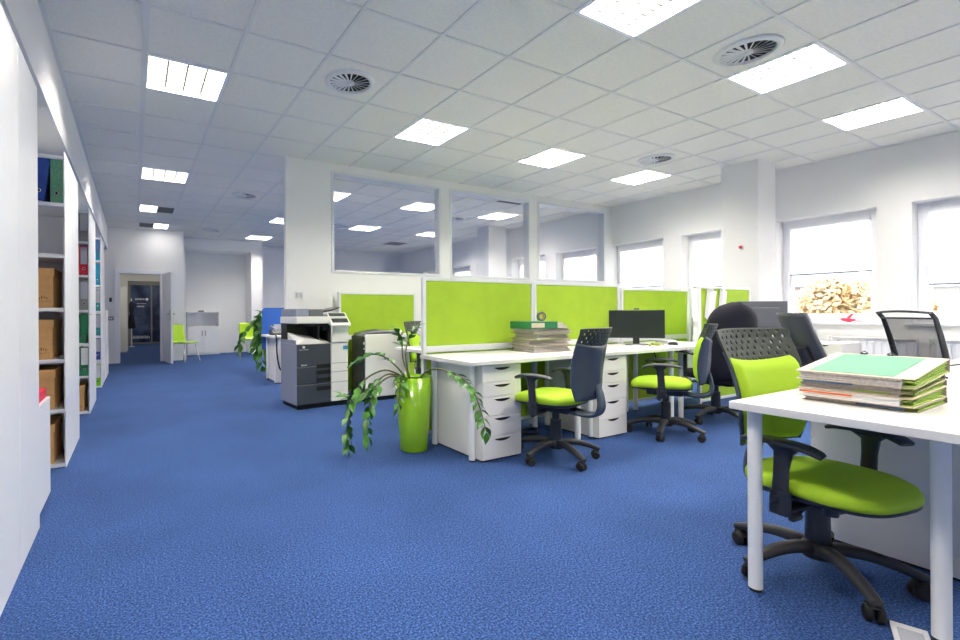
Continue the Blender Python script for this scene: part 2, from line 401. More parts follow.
# partition wall with three glazed openings
gw = MB(); GY0, GY1 = 5.61, 5.71
gops = [(2.22, 3.925), (4.08, 5.69), (5.86, 7.56)]
GB, GT = 1.60, 2.905
gw.box(1.63, GY0, 0, 2.22, GY1, CE + .02); gw.box(2.22, GY0, 0, XR, GY1, GB); gw.box(2.22, GY0, GT, XR, GY1, CE + .02)
gw.box(3.925, GY0, GB, 4.08, GY1, GT); gw.box(5.69, GY0, GB, 5.86, GY1, GT); gw.box(7.56, GY0, GB, XR, GY1, GT)
struct('wall_middle', gw, 'wall')
for k, (a, b) in enumerate(gops):
    m_ = MB(); t = .035
    m_.box(a, GY0 - .012, GB, a + t, GY1 + .012, GT); m_.box(b - t, GY0 - .012, GB, b, GY1 + .012, GT)
    m_.box(a + t, GY0 - .012, GB, b - t, GY1 + .012, GB + t); m_.box(a + t, GY0 - .012, GT - t, b - t, GY1 + .012, GT)
    w = struct('window_%d' % (k + 1), m_, 'alu', bevel=.003)
    obj('window_pane', MB().box(a + t, 5.656, GB + t, b - t, 5.664, GT - t), 'glass', w)

# outer windows
BL = [1.35, 1.35, 1.35, 1.36, 1.555, 1.45, 1.50, 1.0, 1.0, 1.0, 1.0, 1.0]
blind0 = None
names = ['window wall, first behind the camera side', '', '', '', '', '', '', '', '', '', '', '']
blind_labels = [
    'white pleated blind of the window at the near end of the room', 'white pleated blind of the second window from the near end',
    'white pleated blind on the window just outside the right edge', 'white pleated blind on the window at the far right of the picture',
    'white pleated blind half lowered above the red bird ornament', 'white pleated blind on the window partly hidden by the square column',
    'white pleated blind on the window between column and partition', 'white pleated blind on the first window behind the glazed partition',
    'white pleated blind beside the far column behind the glass', 'white pleated blind left of the far column behind the glass',
    'white pleated blind on the second last window behind the glass', 'white pleated blind on the last window at the far end wall']
for k, y1 in enumerate(WIN):
    y0 = y1 - .99; xf = XR + .20
    m_ = MB(); t = .045
    for (a, b, c, d) in ((y0, y0 + t, ZS, ZT), (y1 - t, y1, ZS, ZT), (y0 + t, y1 - t, ZS, ZS + t), (y0 + t, y1 - t, ZT - t, ZT)):
        m_.box(xf, a, c, xf + .07, b, d)
    w = struct('window_%d' % (k + 4), m_, 'pvc', bevel=.004)
    sa = MB(); t2 = .065; a0, a1, c0, c1 = y0 + t - .005, y1 - t + .005, ZS + t - .005, ZT - t + .005
    for (a, b, c, d) in ((a0, a0 + t2, c0, c1), (a1 - t2, a1, c0, c1), (a0 + t2, a1 - t2, c0, c0 + t2), (a0 + t2, a1 - t2, c1 - t2, c1)):
        sa.box(xf - .018, a, c, xf + .05, b, d)
    obj('window_sash', sa, 'pvc', w, bevel=.006)
    obj('window_pane', MB().box(xf + .012, a0 + t2, c0 + t2, xf + .018, a1 - t2, c1 - t2), 'glass', w)
    hn = MB(); hy = a1 - .03; hn.box(xf - .026, hy - .014, 1.52, xf - .018, hy + .014, 1.60); hn.cyl((xf - .025, hy, 1.575), (xf - .055, hy, 1.575), .008); hn.box(xf - .062, hy - .01, 1.45, xf - .048, hy + .01, 1.59)
    obj('window_handle', hn, 'pvc', w, bevel=.003)
    # inner sill board
    obj('window_sill', MB().box(XR - .04, y0 - .06, ZS - .03, XR + .001, y1 + .06, ZS).box(XR, y0, ZS - .028, xf, y1, ZS), 'pvc', w, bevel=.006)
    # pleated blind
    bl = thing('window_blind', blind_labels[k], 'blind', (xf - .03, y0 + .5 * .99, 0), 0, 'pleated window blinds')
    hw = (a1 - a0) / 2 - t2 + .012; zb = BL[k]; zt = c1 - t2 + .02
    obj('head_rail', MB().box(-.012, -hw, zt - .035, .012, hw, zt), 'pvc', bl, bevel=.003)
    obj('bottom_rail', MB().box(-.010, -hw, zb, .010, hw, zb + .016), 'grille', bl, bevel=.003)
    n_ = int((zt - .035 - zb - .016) / .02); vs = []; fs = []
    for q in range(n_ + 1):
        z = zb + .016 + (zt - .035 - zb - .016) * q / n_; dx = .007 if q % 2 else -.007
        vs += [(dx, -hw, z), (dx, hw, z)]
        if q: fs.append((2 * q - 2, 2 * q - 1, 2 * q + 1, 2 * q))
    pb = MB(); pb.add(vs, fs); obj('blind_fabric', pb, 'blind', bl)

# ================================================================== OUTSIDE
struct('ground', MB().box(XR + .5, -40, -9.2, 90, 90, -9), 'grass')
def facade(name, label, x, y0, y1, zt, m, rows, pitch=2.6, roofm='roof', roofh=2.5):
    b = thing(name, label, 'building', (x, (y0 + y1) / 2, -9))
    h = zt + 9; w = (y1 - y0) / 2
    obj('wall', MB().box(0, -w, 0, 9, w, h), m, b)
    rf = MB(); rf.add([(-.5, -w - .4, h), (9.5, -w - .4, h), (9.5, w + .4, h), (-.5, w + .4, h), (3.5, -w + 1, h + roofh), (5.5, -w + 1, h + roofh), (5.5, w - 1, h + roofh), (3.5, w - 1, h + roofh)],
                      [(0, 3, 2, 1), (0, 1, 5, 4), (1, 2, 6, 5), (2, 3, 7, 6), (3, 0, 4, 7), (4, 5, 6, 7)])
    obj('roof', rf, roofm, b)
    for r_ in range(rows):
        z = h - 1.9 - r_ * 2.7; yy = -w + 1.0
        while yy < w - 1.3:
            f_ = obj('window', MB().box(-.06, yy, z - 1.3, .02, yy + 1.1, z), 'facade', b)
            obj('window_pane', MB().box(-.09, yy + .08, z - 1.22, -.05, yy + .50, z - .08).box(-.09, yy + .60, z - 1.22, -.05, yy + 1.02, z - .08), 'winext', f_)
            yy += pitch
    return b
facade('apartment_building', 'pale building with blue grey roof seen through the window', 44, 8.3, 14.5, 2.45, 'facade', 3, roofh=1.1)
facade('apartment_building', 'reddish building seen through the window at the right edge', 46, -8, 7.2, 3.6, 'brick', 3)
facade('apartment_building', 'grey building behind the tree at its left', 60, 19, 62, 3.4, 'brick', 3)
def tree(loc, label, rad, seed, n=5200):
    rnd = random.Random(seed)
    t = thing('autumn_tree', label, 'tree', loc)
    tr = MB(); tr.sweep([(0, 0, 0), (.1, .05, 3), (0, .1, 6), (.1, 0, 9)], [.5, .4, .3, .18], [.5, .4, .3, .18], up=(0, 1, 0), e=2)
    for k in range(14):
        a = rnd.uniform(0, 2 * pi); z = rnd.uniform(4.5, 8.5); e_ = Vector((cos(a) * rad * .75, sin(a) * rad * .75, z + rnd.uniform(.8, 2.2)))
        p0 = Vector((0, 0, z)); tr.sweep([p0, p0.lerp(e_, .5) + Vector((0, 0, .2)), e_], [.12, .07, .02], [.12, .07, .02], up=(.1, .2, 1), e=2, n=6)
    obj('trunk', tr, 'bark', t)
    cr = MB(); blobs = [(Vector((rnd.gauss(0, .45) * rad, rnd.gauss(0, .45) * rad, 8.3 + rnd.uniform(-2.8, 2.4))), rnd.uniform(.30, .5) * rad) for _ in range(16)]
    for _ in range(n):
        c, r_ = blobs[rnd.randrange(len(blobs))]
        d = Vector((rnd.gauss(0, 1), rnd.gauss(0, 1), rnd.gauss(0, 1))).normalized() * r_ * rnd.uniform(.6, 1.0)
        p = c + d; u_ = Vector((rnd.gauss(0, 1), rnd.gauss(0, 1), rnd.gauss(0, 1))).normalized() * .13; v_ = u_.orthogonal().normalized() * .10
        cr.quad(p - u_, p - v_, p + u_, p + v_)
    obj('crown', cr, 'autumn', t)
tree((24.5, 8.15, -9), 'yellowed autumn tree standing outside the middle window', 2.3, 3, 17000)
tree((30, 13.2, -9), 'paler tree further back outside, left of the yellow one', 3.0, 5)

# ================================================================== CEILING FITTINGS
def ceiling_light(loc, label):
    t = thing('ceiling_light', label, 'ceiling light', (loc[0], loc[1], CE), 0, 'recessed ceiling lights')
    h = .288
    b_ = MB(); b_.box(-h, -h, .068, h, h, .072); b_.box(-h, -h, .004, -h + .004, h, .07); b_.box(h - .004, -h, .004, h, h, .07)
    b_.box(-h, -h, .004, h, -h + .004, .07); b_.box(-h, h - .004, .004, h, h, .07)
    b_.box(-.3, -.3, -.003, -h + .012, .3, .004); b_.box(h - .012, -.3, -.003, .3, .3, .004); b_.box(-h + .012, -.3, -.003, h - .012, -h + .012, .004); b_.box(-h + .012, h - .012, -.003, h - .012, .3, .004)
    obj('housing', b_, 'louvre', t)
    obj('lamp_diffuser', MB().box(-h + .01, -h + .01, .052, h - .01, h - .01, .056), 'lamp', t)
    g = MB(); hh = h - .012
    for k in range(1, 4): x = -hh + 2 * hh * k / 4; g.box(x - .005, -hh, .004, x + .005, hh, .030)
    for k in range(1, 10): y = -hh + 2 * hh * k / 10; g.box(-hh, y - .004, .006, hh, y + .004, .03)
    obj('louvre', g, 'blade', t)
    return t
ll = ['first ceiling light over the aisle beside the cabinet tops', 'big ceiling light cut by the top edge of the picture',
      'ceiling light in front of the left pane of the glazed partition', 'ceiling light in front of the middle pane of the glazed partition',
      'small bright ceiling light between glazed partition and column', 'ceiling light touching the large round vent',
      'ceiling light nearest the window wall at the right', 'second ceiling light along the aisle, farther than the first',
      'ceiling light seen just inside the left edge of the left pane', 'ceiling light seen near the right edge of the left pane',
      'ceiling light in the middle pane beside its dark grille', 'ceiling light at the left of the wall end, deep in the room',
      'ceiling light in the left pane beside a round vent', 'farther ceiling light low in the left pane at its right',
      'farthest louvred ceiling light near the far wall bulkhead',
      'added unseen fill light above the aisle nearest the camera', 'added unseen fill light at the near end over the aisle', 'added unseen fill light at the near end, second column',
      'added unseen fill light at the near end, third column', 'added unseen fill light at the near end beside the windows']
L0 = None
for (p, l) in zip(LIGHTS, ll):
    if L0 is None: L0 = ceiling_light(p, l)
    else: dup(L0, (p[0], p[1], CE), 0, l)
for x, y, side in HALF:
    t = thing('ceiling_light', 'half-tile ceiling light with grey grille on its %s' % ('left, near the door wall' if side else 'right, above the aisle end'), 'ceiling light', (x, y, CE), 0, 'recessed ceiling lights')
    sx = -1 if side else 1
    b_ = MB(); b_.box(-.3, -.3, -.003, .3, -.275, .03); b_.box(-.3, .275, -.003, .3, .3, .03); b_.box(-.3, -.275, -.003, -.275, .275, .03); b_.box(.275, -.275, -.003, .3, .275, .03); b_.box(-.01, -.275, -.003, .01, .275, .03); b_.box(-.29, -.29, .07, .29, .29, .075)
    obj('housing', b_, 'louvre', t)
    obj('lamp_diffuser', MB().box(-sx * .275, -.275, .01, -sx * .01, .275, .02), 'lamphalf', t)
    g = MB(); g.box(sx * .01, -.275, .025, sx * .275, .275, .03)
    for k in range(12): g.box(sx * .01, -.26 + k * .046, 0, sx * .275, -.255 + k * .046, .02)
    obj('grille', g, 'grille', t)
for (x, y), l in zip(GRILLES, ['square grey air grille seen through the middle pane', 'square grey air grille far away in the left pane']):
    t = thing('air_grille', l, 'air grille', (x, y, CE))
    b_ = MB(); b_.box(-.3, -.3, -.003, .3, -.28, .02); b_.box(-.3, .28, -.003, .3, .3, .02); b_.box(-.3, -.28, -.003, -.28, .28, .02); b_.box(.28, -.28, -.003, .3, .28, .02)
    obj('frame', b_, 'vent', t)
    g = MB(); g.box(-.29, -.29, .05, .29, .29, .055)
    for k in range(14): g.box(-.28, -.27 + k * .041, 0, .28, -.262 + k * .041, .03)
    obj('slats', g, 'grille', t)
def round_vent(loc, label):
    t = thing('ceiling_vent', label, 'ceiling vent', (loc[0], loc[1], CE), 0, 'round swirl vents')
    obj('ring', MB().lathe([(.164, .006), (.168, -.014), (.174, -.019), (.192, -.014), (.206, -.004), (.208, .006)], n=48), 'vent', t)
    obj('cavity', MB().lathe([(0, .004), (.166, .004), (.166, .002), (0, .002)], n=32), 'ventdark', t)
    v = MB()
    for k in range(20):
        a = 2 * pi * k / 20; T = Matrix.Rotation(a, 4, 'Z') @ Matrix.Translation((.098, 0, -.011)) @ Matrix.Rotation(radians(38), 4, 'X')
        w0 = .005; w1 = .010
        vs = [(-.068, -w0, -.001), (.068, -w1, -.001), (.068, w1, -.001), (-.068, w0, -.001)]
        vs = vs + [(x, y, .001) for x, y, _ in vs]
        v.add([tuple(T @ Vector(q)) for q in vs], [(0, 3, 2, 1), (4, 5, 6, 7), (0, 1, 5, 4), (1, 2, 6, 5), (2, 3, 7, 6), (3, 0, 4, 7)])
    v.lathe([(0, -.022), (.024, -.022), (.034, -.015), (.034, 0)], n=24)
    obj('vanes', v, 'vent', t)
    return t
vl = ['large round vent in the ceiling left of the grid light before the partition', 'round vent farther along the aisle ceiling, left of the wall end',
      'farthest round vent, close to the far bulkhead', 'largest round vent, touching a bright ceiling light', 'small round vent left of the square column top',
      'round vent seen through the middle pane', 'round vent seen through the left pane']
V0 = None
for p, l in zip(VENTS, vl):
    if V0 is None: V0 = round_vent(p, l)
    else: dup(V0, (p[0], p[1], CE), random.uniform(0, 1), l)

# ================================================================== CABINETS ALONG THE LEFT
SH = [.03, .415, .77, 1.135, 1.515, 1.88, 2.215]
def shelf_unit(y0, y1, label, open_front=True, x0=-1.25, x1=-.43):
    t = thing('shelf_cabinet' if open_front else 'closed_cabinet', label, 'cabinet', ((x0 + x1) / 2, (y0 + y1) / 2, 0), 0, 'tall white office cabinets')
    hx = (x1 - x0) / 2; hy = (y1 - y0) / 2
    obj('side_panel', MB().box(hx - .010, -hy, .0, hx, hy, 2.25), 'lamin', t, bevel=.002)
    obj('side_panel', MB().box(-hx, -hy, .0, -hx + .02, hy, 2.25), 'lamin', t, bevel=.002)
    obj('back_panel', MB().box(-hx + .02, hy - .01, .03, hx - .02, hy - .001, 2.22), 'lamin', t)
    if open_front:
        for z in SH: obj('shelf', MB().box(-hx + .02, -hy + .002, z - .025, hx - .010, hy - .01, z), 'lamin', t, bevel=.0015)
    else:
        obj('top_panel', MB().box(-hx + .02, -hy + .02, 2.225, hx - .02, hy - .01, 2.25), 'lamin', t)
        for sgn in (-1, 1):
            d = obj('door', MB().box(min(0, sgn * (hx - .022)) + (.002 if sgn > 0 else 0), -hy, .04, max(0, sgn * (hx - .022)) - (.002 if sgn < 0 else 0), -hy + .018, 2.22), 'lamin', t, bevel=.002)
            obj('handle', MB().box(sgn * .05 - .006, -hy - .02, 1.05, sgn * .05 + .006, -hy, 1.2), 'chrome', d)
    return t
def turned(y0, y1, label):  # a closed unit whose doors look the other way
    t = shelf_unit(y0, y1, label, False); t.rotation_euler[2] = pi
    t.location.x = -.84; return t
shelf_unit(2.05, 2.50, 'tall white closed cabinet at the left edge of the picture', False)
turned(2.507, 2.96, 'tall white closed cabinet just behind the one at the left edge')
shelf_unit(4.03, 4.48, 'first open cabinet, full of cardboard boxes')
turned(4.487, 4.94, 'tall white cabinet backing onto the cardboard box cabinet')
shelf_unit(6.05, 6.50, 'second open cabinet holding grey, red and green binders')
turned(6.507, 7.0, 'tall white cabinet behind the one with the red binder')
shelf_unit(8.10, 8.55, 'third open cabinet holding a column of turquoise binders')
turned(8.557, 9.0, 'tall white cabinet behind the turquoise binders')
def low_cabinet(y0, y1, h, label, x1=-.445):
    t = thing('low_cabinet', label, 'cabinet', ((-1.25 + x1) / 2, (y0 + y1) / 2, 0))
    hx = (x1 + 1.25) / 2; hy = (y1 - y0) / 2
    obj('body', MB().box(-hx, -hy, 0, hx - .018, hy, h - .022), 'lamin', t)
    obj('door', MB().box(hx - .018, -hy + .002, .03, hx, hy - .002, h - .024), 'lamin', t, bevel=.002)
    obj('top_panel', MB().box(-hx, -hy, h - .022, hx, hy, h), 'lamin', t, bevel=.002)
low_cabinet(2.98, 3.43, .60, 'knee-high white cabinet standing before the cardboard box cabinet')
low_cabinet(9.05, 9.75, 1.15, 'waist-high white cabinet past the last cabinet row', -.41)
rb = thing('storage_box', 'red storage box lying on the knee-high cabinet', 'box', (-.56, 3.22, .60))
obj('body', MB().box(-.10, -.17, 0, .10, .17, .045), 'red', rb, bevel=.004); obj('lid', MB().box(-.103, -.173, .045, .103, .173, .058), 'red', rb, bevel=.003)
wb_ = MB().box(-.09, -.10, 0, .035, .10, .12); o = obj('paper_pad', wb_, 'paper', loc=(-.56, 3.24, .6585), bevel=.003); tag(o, 'white block of paper on top of the red storage box', 'paper')

def binder(mname, lmat, full):
    t = thing('binder', 'x', 'binder')
    w = .0375; h = .318; d = .285
    b_ = MB(); b_.box(-w, 0, 0, w, .004, h); b_.box(-w, .004, 0, -w + .003, d, h); b_.box(w - .003, .004, 0, w, d, h)
    obj('cover', b_, mname, t, bevel=.0015)
    obj('pages', MB().box(-w + .006, .012, .008, w - .006, d - .02, h - .015), 'paper', t)
    z0 = .12 if not full else .12
    obj('spine_label', MB().box(-w + .006, -.0015, z0, w - .006, 0, h - .012), lmat, t)
    hr = MB(); T = Matrix.Translation((0, -.0005, .07)) @ Matrix.Rotation(radians(90), 4, 'X')
    hr.lathe([(.009, 0), (.009, .003), (.0135, .003), (.0135, 0)], n=20, T=T)
    rg = obj('finger_ring', hr, 'chrome', t)
    obj('ring_hole', MB().lathe([(0, .0012), (.009, .0012), (.009, 0)], n=16, T=T), 'black', rg)
    return t
protos = {}
def put_binder(kind, x, y, z, label, tilt=0, grp=None):
    spec = {'blue': ('blue', 'blue'), 'marble': ('gbinder', M['gbinder']), 'grey': ('grayb', 'graylabel'), 'red': ('red', 'graylabel'), 'green': ('dgreen', 'label'), 'teal': ('teal', 'teal'),
            'tealgrey': ('tealgreen', 'graylabel'), 'bluegrey': ('blue', 'graylabel'), 'lime': ('lgreen', 'label'), 'plaingreen': ('dgreen', 'dgreen'), 'tealpale': ('teal', 'bluepaper')}[kind]
    if kind not in protos: protos[kind] = binder(spec[0], spec[1], False); t = protos[kind]
    else: t = dup(protos[kind])
    t.location = (x, y, z); t.rotation_euler = (0, tilt, 0); t['label'] = label; t['group'] = grp or 'binders in the left cabinets'
    return t
yb = 4.05
put_binder('marble', -.4795, yb, 1.8805, 'marbled green binder with ring hole, right end of the top shelf')
put_binder('blue', -.592, yb, 1.8905, 'dark blue binder leaning beside the marbled green one', radians(8))
put_binder('blue', -.72, yb, 1.8805, 'dark blue binder farthest left on the top shelf')
yb = 6.07
def stockrow(kind, y, z, first_label, other, n=2, x=-.4795):
    put_binder(kind, x, y, z + .0005, first_label)
    for k in range(1, n): put_binder(kind, x - .079 * k, y, z + .0005, other if n == 2 else other + (', %s from the end panel' % ['', 'second', 'third', 'fourth'][k]))
stockrow('grey', yb, 1.88, 'grey marbled binder on the top shelf, second open cabinet', 'grey binder half hidden, top shelf of second open cabinet')
stockrow('red', yb, 1.515, 'red binder with grey label below the top grey one', 'red binder hidden left of the visible red one')
stockrow('grey', yb, 1.135, 'grey binder directly under the red binder', 'grey binder behind the edge on the shelf under the red one')
put_binder('plaingreen', -.50, yb, .774, 'plain dark green binder leaning in the second open cabinet', radians(6))
put_binder('plaingreen', -.588, yb, .774, 'dark green binder leaning left of its plain green twin', radians(6))
stockrow('green', yb, .415, 'dark green binder with white label, lowest binder of its cabinet', 'dark green binder left of the white labelled green one')
yb = 8.12
stockrow('tealpale', yb, 1.88, 'topmost turquoise binder of the third open cabinet', 'topmost turquoise binder, the one behind the cabinet edge')
stockrow('teal', yb, 1.515, 'turquoise binder second from top in the third open cabinet', 'turquoise binder second from top, behind the edge')
stockrow('tealgrey', yb, 1.135, 'sea green binder with grey label at switch height', 'sea green binder at switch height, behind the edge')
stockrow('tealgrey', yb, .77, 'sea green binder with grey label, one shelf above the blue', 'sea green binder above the blue, behind the edge')
stockrow('bluegrey', yb, .415, 'blue binder with grey label above the lime one', 'blue binder above the lime one, behind the edge')
stockrow('lime', yb, .03, 'lime green binder on the lowest shelf of the third cabinet', 'lime binder on the lowest shelf, behind the edge')

def card_box():
    t = thing('archive_box', 'x', 'box', group='brown cardboard archive boxes')
    w, d, h = .155, .36, .27
    obj('body', MB().box(-w, 0, 0, w, d, h), 'card', t, bevel=.003)
    l = MB(); l.box(-w - .006, -.006, h - .045, w + .006, d + .006, h + .012)
    obj('lid', l, 'card', t, bevel=.003)
    i_ = MB()
    for k in range(7): i_.box(.03 + k * .014, -.0015, .06 + .004 * (k % 3), .036 + k * .014, 0, .075 + .006 * ((k * 2) % 3))
    for k in range(9): i_.box(.01 + k * .015, -.0015, .045, .018 + k * .015, 0, .048)
    obj('handwriting', i_, 'ink', t)
    return t
bx = card_box(); bx['label'] = 'cardboard box with lifted lid, topmost in the first open cabinet'
bx.location = (-.66, 4.06, 1.1355)
boxes = [(-.665, 4.055, .7705, 'cardboard box second from top in the first open cabinet'), (-.655, 4.045, .4155, 'cardboard box third from top, behind the red storage box'),
         (-.66, 4.05, .0305, 'cardboard box on the bottom shelf behind the low cabinet'), (-.64, 6.07, .0305, 'single cardboard box at the bottom of the binder cabinet')]
for x, y, z, l in boxes: dup(bx, (x, y, z), 0, l)
fl = obj('lid_flap', MB().box(-.002, -.006, 0, .002, .35, .05), 'card', bx, loc=(.155, 0, .262), bevel=.001); fl.rotation_euler = (0, radians(-155), 0)

# ================================================================== DESKS
DZ = .735
def desk(x0, x1, yf, depth, label, legs=None, mark=False, name='desk'):
    # yf = user edge, depth signed towards the screen
    t = thing(name, label, 'desk', ((x0 + x1) / 2, yf + depth / 2, 0), 0, 'white office desks')
    w = (x1 - x0) / 2; d = abs(depth) / 2
    obj('desktop', MB().box(-w + .002, -d, DZ - .03, w - .002, d, DZ), 'lam', t, bevel=.003)
    for sx in (-1, 1):
        for sy in (-1, 1):
            x = sx * (w - .08); y = sy * (d - .10) if not mark else (d - .053 if sy > 0 else -d + .18)
            if legs and (sx, sy) in legs: x, y = legs[(sx, sy)]
            lg = MB().cyl((x, y, .012), (x, y, DZ - .03), .0235, n=24)
            L = obj('leg', lg, 'metalw', t)
            obj('foot', MB().cyl((x, y, 0), (x, y, .014), .021, n=20), 'rubber', L)
    return t
YD = 2.60; DEP = .68
desk(2.07, 3.355, YD, DEP, 'white desk with the folder stack, beside the potted plant')
desk(3.36, 4.695, YD, DEP, 'white desk carrying the black monitor')
desk(4.70, 5.50, YD, DEP, 'white desk behind the large black round-backed chair')
desk(2.32, 3.60, 4.14, -.68, 'white desk on the far side of the green screens, left')
desk(3.61, 4.90, 4.14, -.68, 'white desk on the far side of the green screens, right')
NX = 2.035
n1 = desk(NX, 3.33, .968, -.72, 'white desk in the right foreground under the thick folders', mark=True, legs={(-1, -1): (2.315 - (NX + 3.33) / 2, .478 - .608)})
desk(3.335, 4.63, .968, -.72, 'white desk right of the foreground desk, behind the folders')
desk(4.635, 5.93, .968, -.72, 'white desk under the mesh chair, farthest in the near row')
obj('edge_mark', MB().box(.0, 0, 0, .022, .001, .0035), 'graym', n1, loc=(-.21, .36, DZ - .018))

def drawer_unit(label, loc, rotz=0, proto=None):
    if proto: return dup(proto, loc, rotz, label)
    t = thing('drawer_unit', label, 'drawer unit', loc, rotz, 'white drawer units')
    w, d, h = .185, .57, .70
    obj('carcass', MB().box(-w, .018, .012, w, d, h), 'ped', t, bevel=.002)
    obj('base', MB().box(-w + .01, .03, 0, w - .01, d - .01, .012), 'rubber', t)
    z = h; 
    for k, dh in enumerate((.125, .105, .14, .15, .165)):
        dr_ = obj('drawer', MB().box(-w, 0, z - dh + .0015, w, .018, z - .0015), 'ped', t, bevel=.0015)
        g = MB(); n = 12; zz = z - .022
        top = [(-.075 + .15 * i / n, -.0012, zz) for i in range(n + 1)]
        bot = [(-.075 + .15 * i / n, -.0012, zz - .018 * sin(pi * i / n) ** .7) for i in range(n + 1)]
        g.add(top + bot, [(i, n + 1 + i, n + 2 + i, i + 1) for i in range(n)])
        g.box(-.075, -.004, zz, .075, 0, zz + .002)
        obj('handle', g, 'black', dr_, label='dark scooped grip')
        z -= dh
    return t
P0 = drawer_unit('white drawer unit at the near end of the desk row, beside the plant', (2.375, 2.625, 0))
drawer_unit('white drawer unit between the two green chairs', (3.62, 2.615, 0), 0, P0)
drawer_unit('white drawer unit under the foreground desk behind the green seat', (3.06, 1.01, 0), pi, P0)
drawer_unit('white drawer unit standing below the window near the radiator', (6.98, 2.36, 0), -pi / 2, P0)

# ------------------------------------------------------------------ green screens
def screen(x0, x1, y, label, zt=1.375, zb=.06, name='desk_divider'):
    t = thing(name, label, 'partition screen', ((x0 + x1) / 2, y, 0), 0, 'lime green desk screens')
    w = (x1 - x0) / 2; p = .018; d = .018
    f_ = MB(); f_.box(-w, -d, 0, -w + .032, d, zt); f_.box(w - .032, -d, 0, w, d, zt); f_.box(-w + .032, -d, zt - .026, w - .032, d, zt)
    f_.box(-w + .032, -d, zb, w - .032, d, zb + .03); f_.box(-w + .032, -d, .745, w - .032, d, .80)
    obj('frame', f_, 'alu', t, bevel=.003)
    obj('upper_fabric', MB().box(-w + .032, -.010, .80, w - .032, .010, zt - .026), 'greenpanel', t)
    obj('lower_fabric', MB().box(-w + .032, -.010, zb + .03, w - .032, .010, .745), 'greenpanel', t)
    return t
SY = 3.315
screen(2.12, 3.392, SY, 'green screen behind the folder stack, nearest the plant', 1.380)
screen(3.396, 4.685, SY, 'green screen behind the first green chair and monitor edge', 1.375)
screen(4.72, 6.02, SY, 'green screen behind the monitor, between two tall posts', 1.345)
screen(5.53, 6.66, 2.93, 'green screen with white papers hung on it, before the column', 1.36)
tp = thing('screen_post', 'tall white post where the paper-hung screen begins', 'post', (6.08, SY, 0))
obj('post', MB().box(-.02, -.02, 0, .02, .02, 1.37), 'alu', tp, bevel=.003); obj('socket_strip', MB().box(-.012, -.03, .78, .012, -.02, 1.0), 'graylabel', tp, bevel=.002)
s5 = screen(2.27, 3.42, 5.52, 'green screen standing against the partition wall behind the copier', 1.35)
for k, (x, w, l) in enumerate(((5.75, .15, 'left bundle of white papers hung on the green screen'), (6.0, .10, 'narrow right bundle of white papers hung on the green screen'))):
    t = thing('hanging_papers', l, 'papers', (x, 2.93 - .0185, 1.32))
    q = MB(); T = Matrix.Rotation(radians(10), 4, 'Y')
    for i in range(4): q.box(-w / 2 + i * .012, -.004 - i * .004, -.33 - i * .006, w / 2 + i * .008, -.002 - i * .004, 0, T)
    obj('sheets', q, 'paper', t); obj('clip', MB().box(-.03, -.02, -.01, .03, 0, .02), 'alu', t, bevel=.002)

# ================================================================== CHAIRS
def star_base(t, m='basep', R=.30, a0=0.0, colr=.042, ztop=.37):
    b = MB()
    b.lathe([(0, .075), (.05, .08), (.056, .10), (.052, .135), (.044, .145), (.0, .145)], n=28)
    obj('hub', b, m, t)
    for k in range(5):
        a = a0 + 2 * pi * k / 5; T = Matrix.Rotation(a, 4, 'Z')
        pts = [(.02, 0, .112), (.08, 0, .125), (.15, 0, .122), (.22, 0, .106), (R - .02, 0, .085), (R + .012, 0, .074)]
        pts = spline(pts, 4); n = len(pts)
        L = MB().sweep([T @ p for p in pts], [.062 - .026 * i / (n - 1) for i in range(n)], [.052 - .024 * i / (n - 1) for i in range(n)], n=14, e=2.6)
        leg = obj('base_leg', L, m, t)
        w = MB(); ca = a + (k * 1.7 % 1.1) - .4; Tc = Matrix.Translation((R * cos(a), R * sin(a), 0)) @ Matrix.Rotation(ca, 4, 'Z')
        for s in (-1, 1):
            prof = [(0, -.011), (.024, -.011), (.0285, -.007), (.0285, .006), (.022, .0105), (.010, .009), (0, .009)]
            w.lathe(prof, n=22, T=Tc @ Matrix.Translation((-.012, s * .0165, .0285)) @ Matrix.Rotation(radians(-90 * s), 4, 'X'))
        hood = [Tc @ Vector(p) for p in [(-.038, 0, .04), (-.022, 0, .060), (0, 0, .064), (.010, 0, .052)]]
        w.sweep(hood, [.042, .046, .040, .03], [.010, .012, .014, .012], n=10)
        w.cyl(Tc @ Vector((0, 0, .05)), Tc @ Vector((0, 0, .08)), .010, n=10)
        obj('caster', w, 'rubber', leg)
    c = MB(); c.cyl((0, 0, .13), (0, 0, ztop - .08), colr, colr * .92, n=26); c.cyl((0, 0, ztop - .08), (0, 0, ztop), colr * .62, n=20)
    obj('gas_column', c, 'blackp', t)

def superseat(b, w, d, layers, e=3.2, n=48, yo=0.0):
    rings = []
    for (z, s, dz) in layers:
        for i in range(n):
            a = 2 * pi * i / n; ca, sa = cos(a), sin(a)
            x = abs(ca) ** (2 / e) * (1 if ca >= 0 else -1) * w / 2 * s; y = abs(sa) ** (2 / e) * (1 if sa >= 0 else -1) * d / 2 * s
            fr_ = max(0, y / (d / 2)); zz = z - dz * fr_ ** 3
            rings.append((x, y + yo, zz))
    k = len(layers)
    b.add(rings, [(i * n + j, i * n + (j + 1) % n, (i + 1) * n + (j + 1) % n, (i + 1) * n + j) for i in range(k - 1) for j in range(n)], True)
    b.add(rings[:n], [tuple(reversed(range(n)))], True); b.add(rings[-n:], [tuple(range(n))], True)
    return b

CURVE = .05
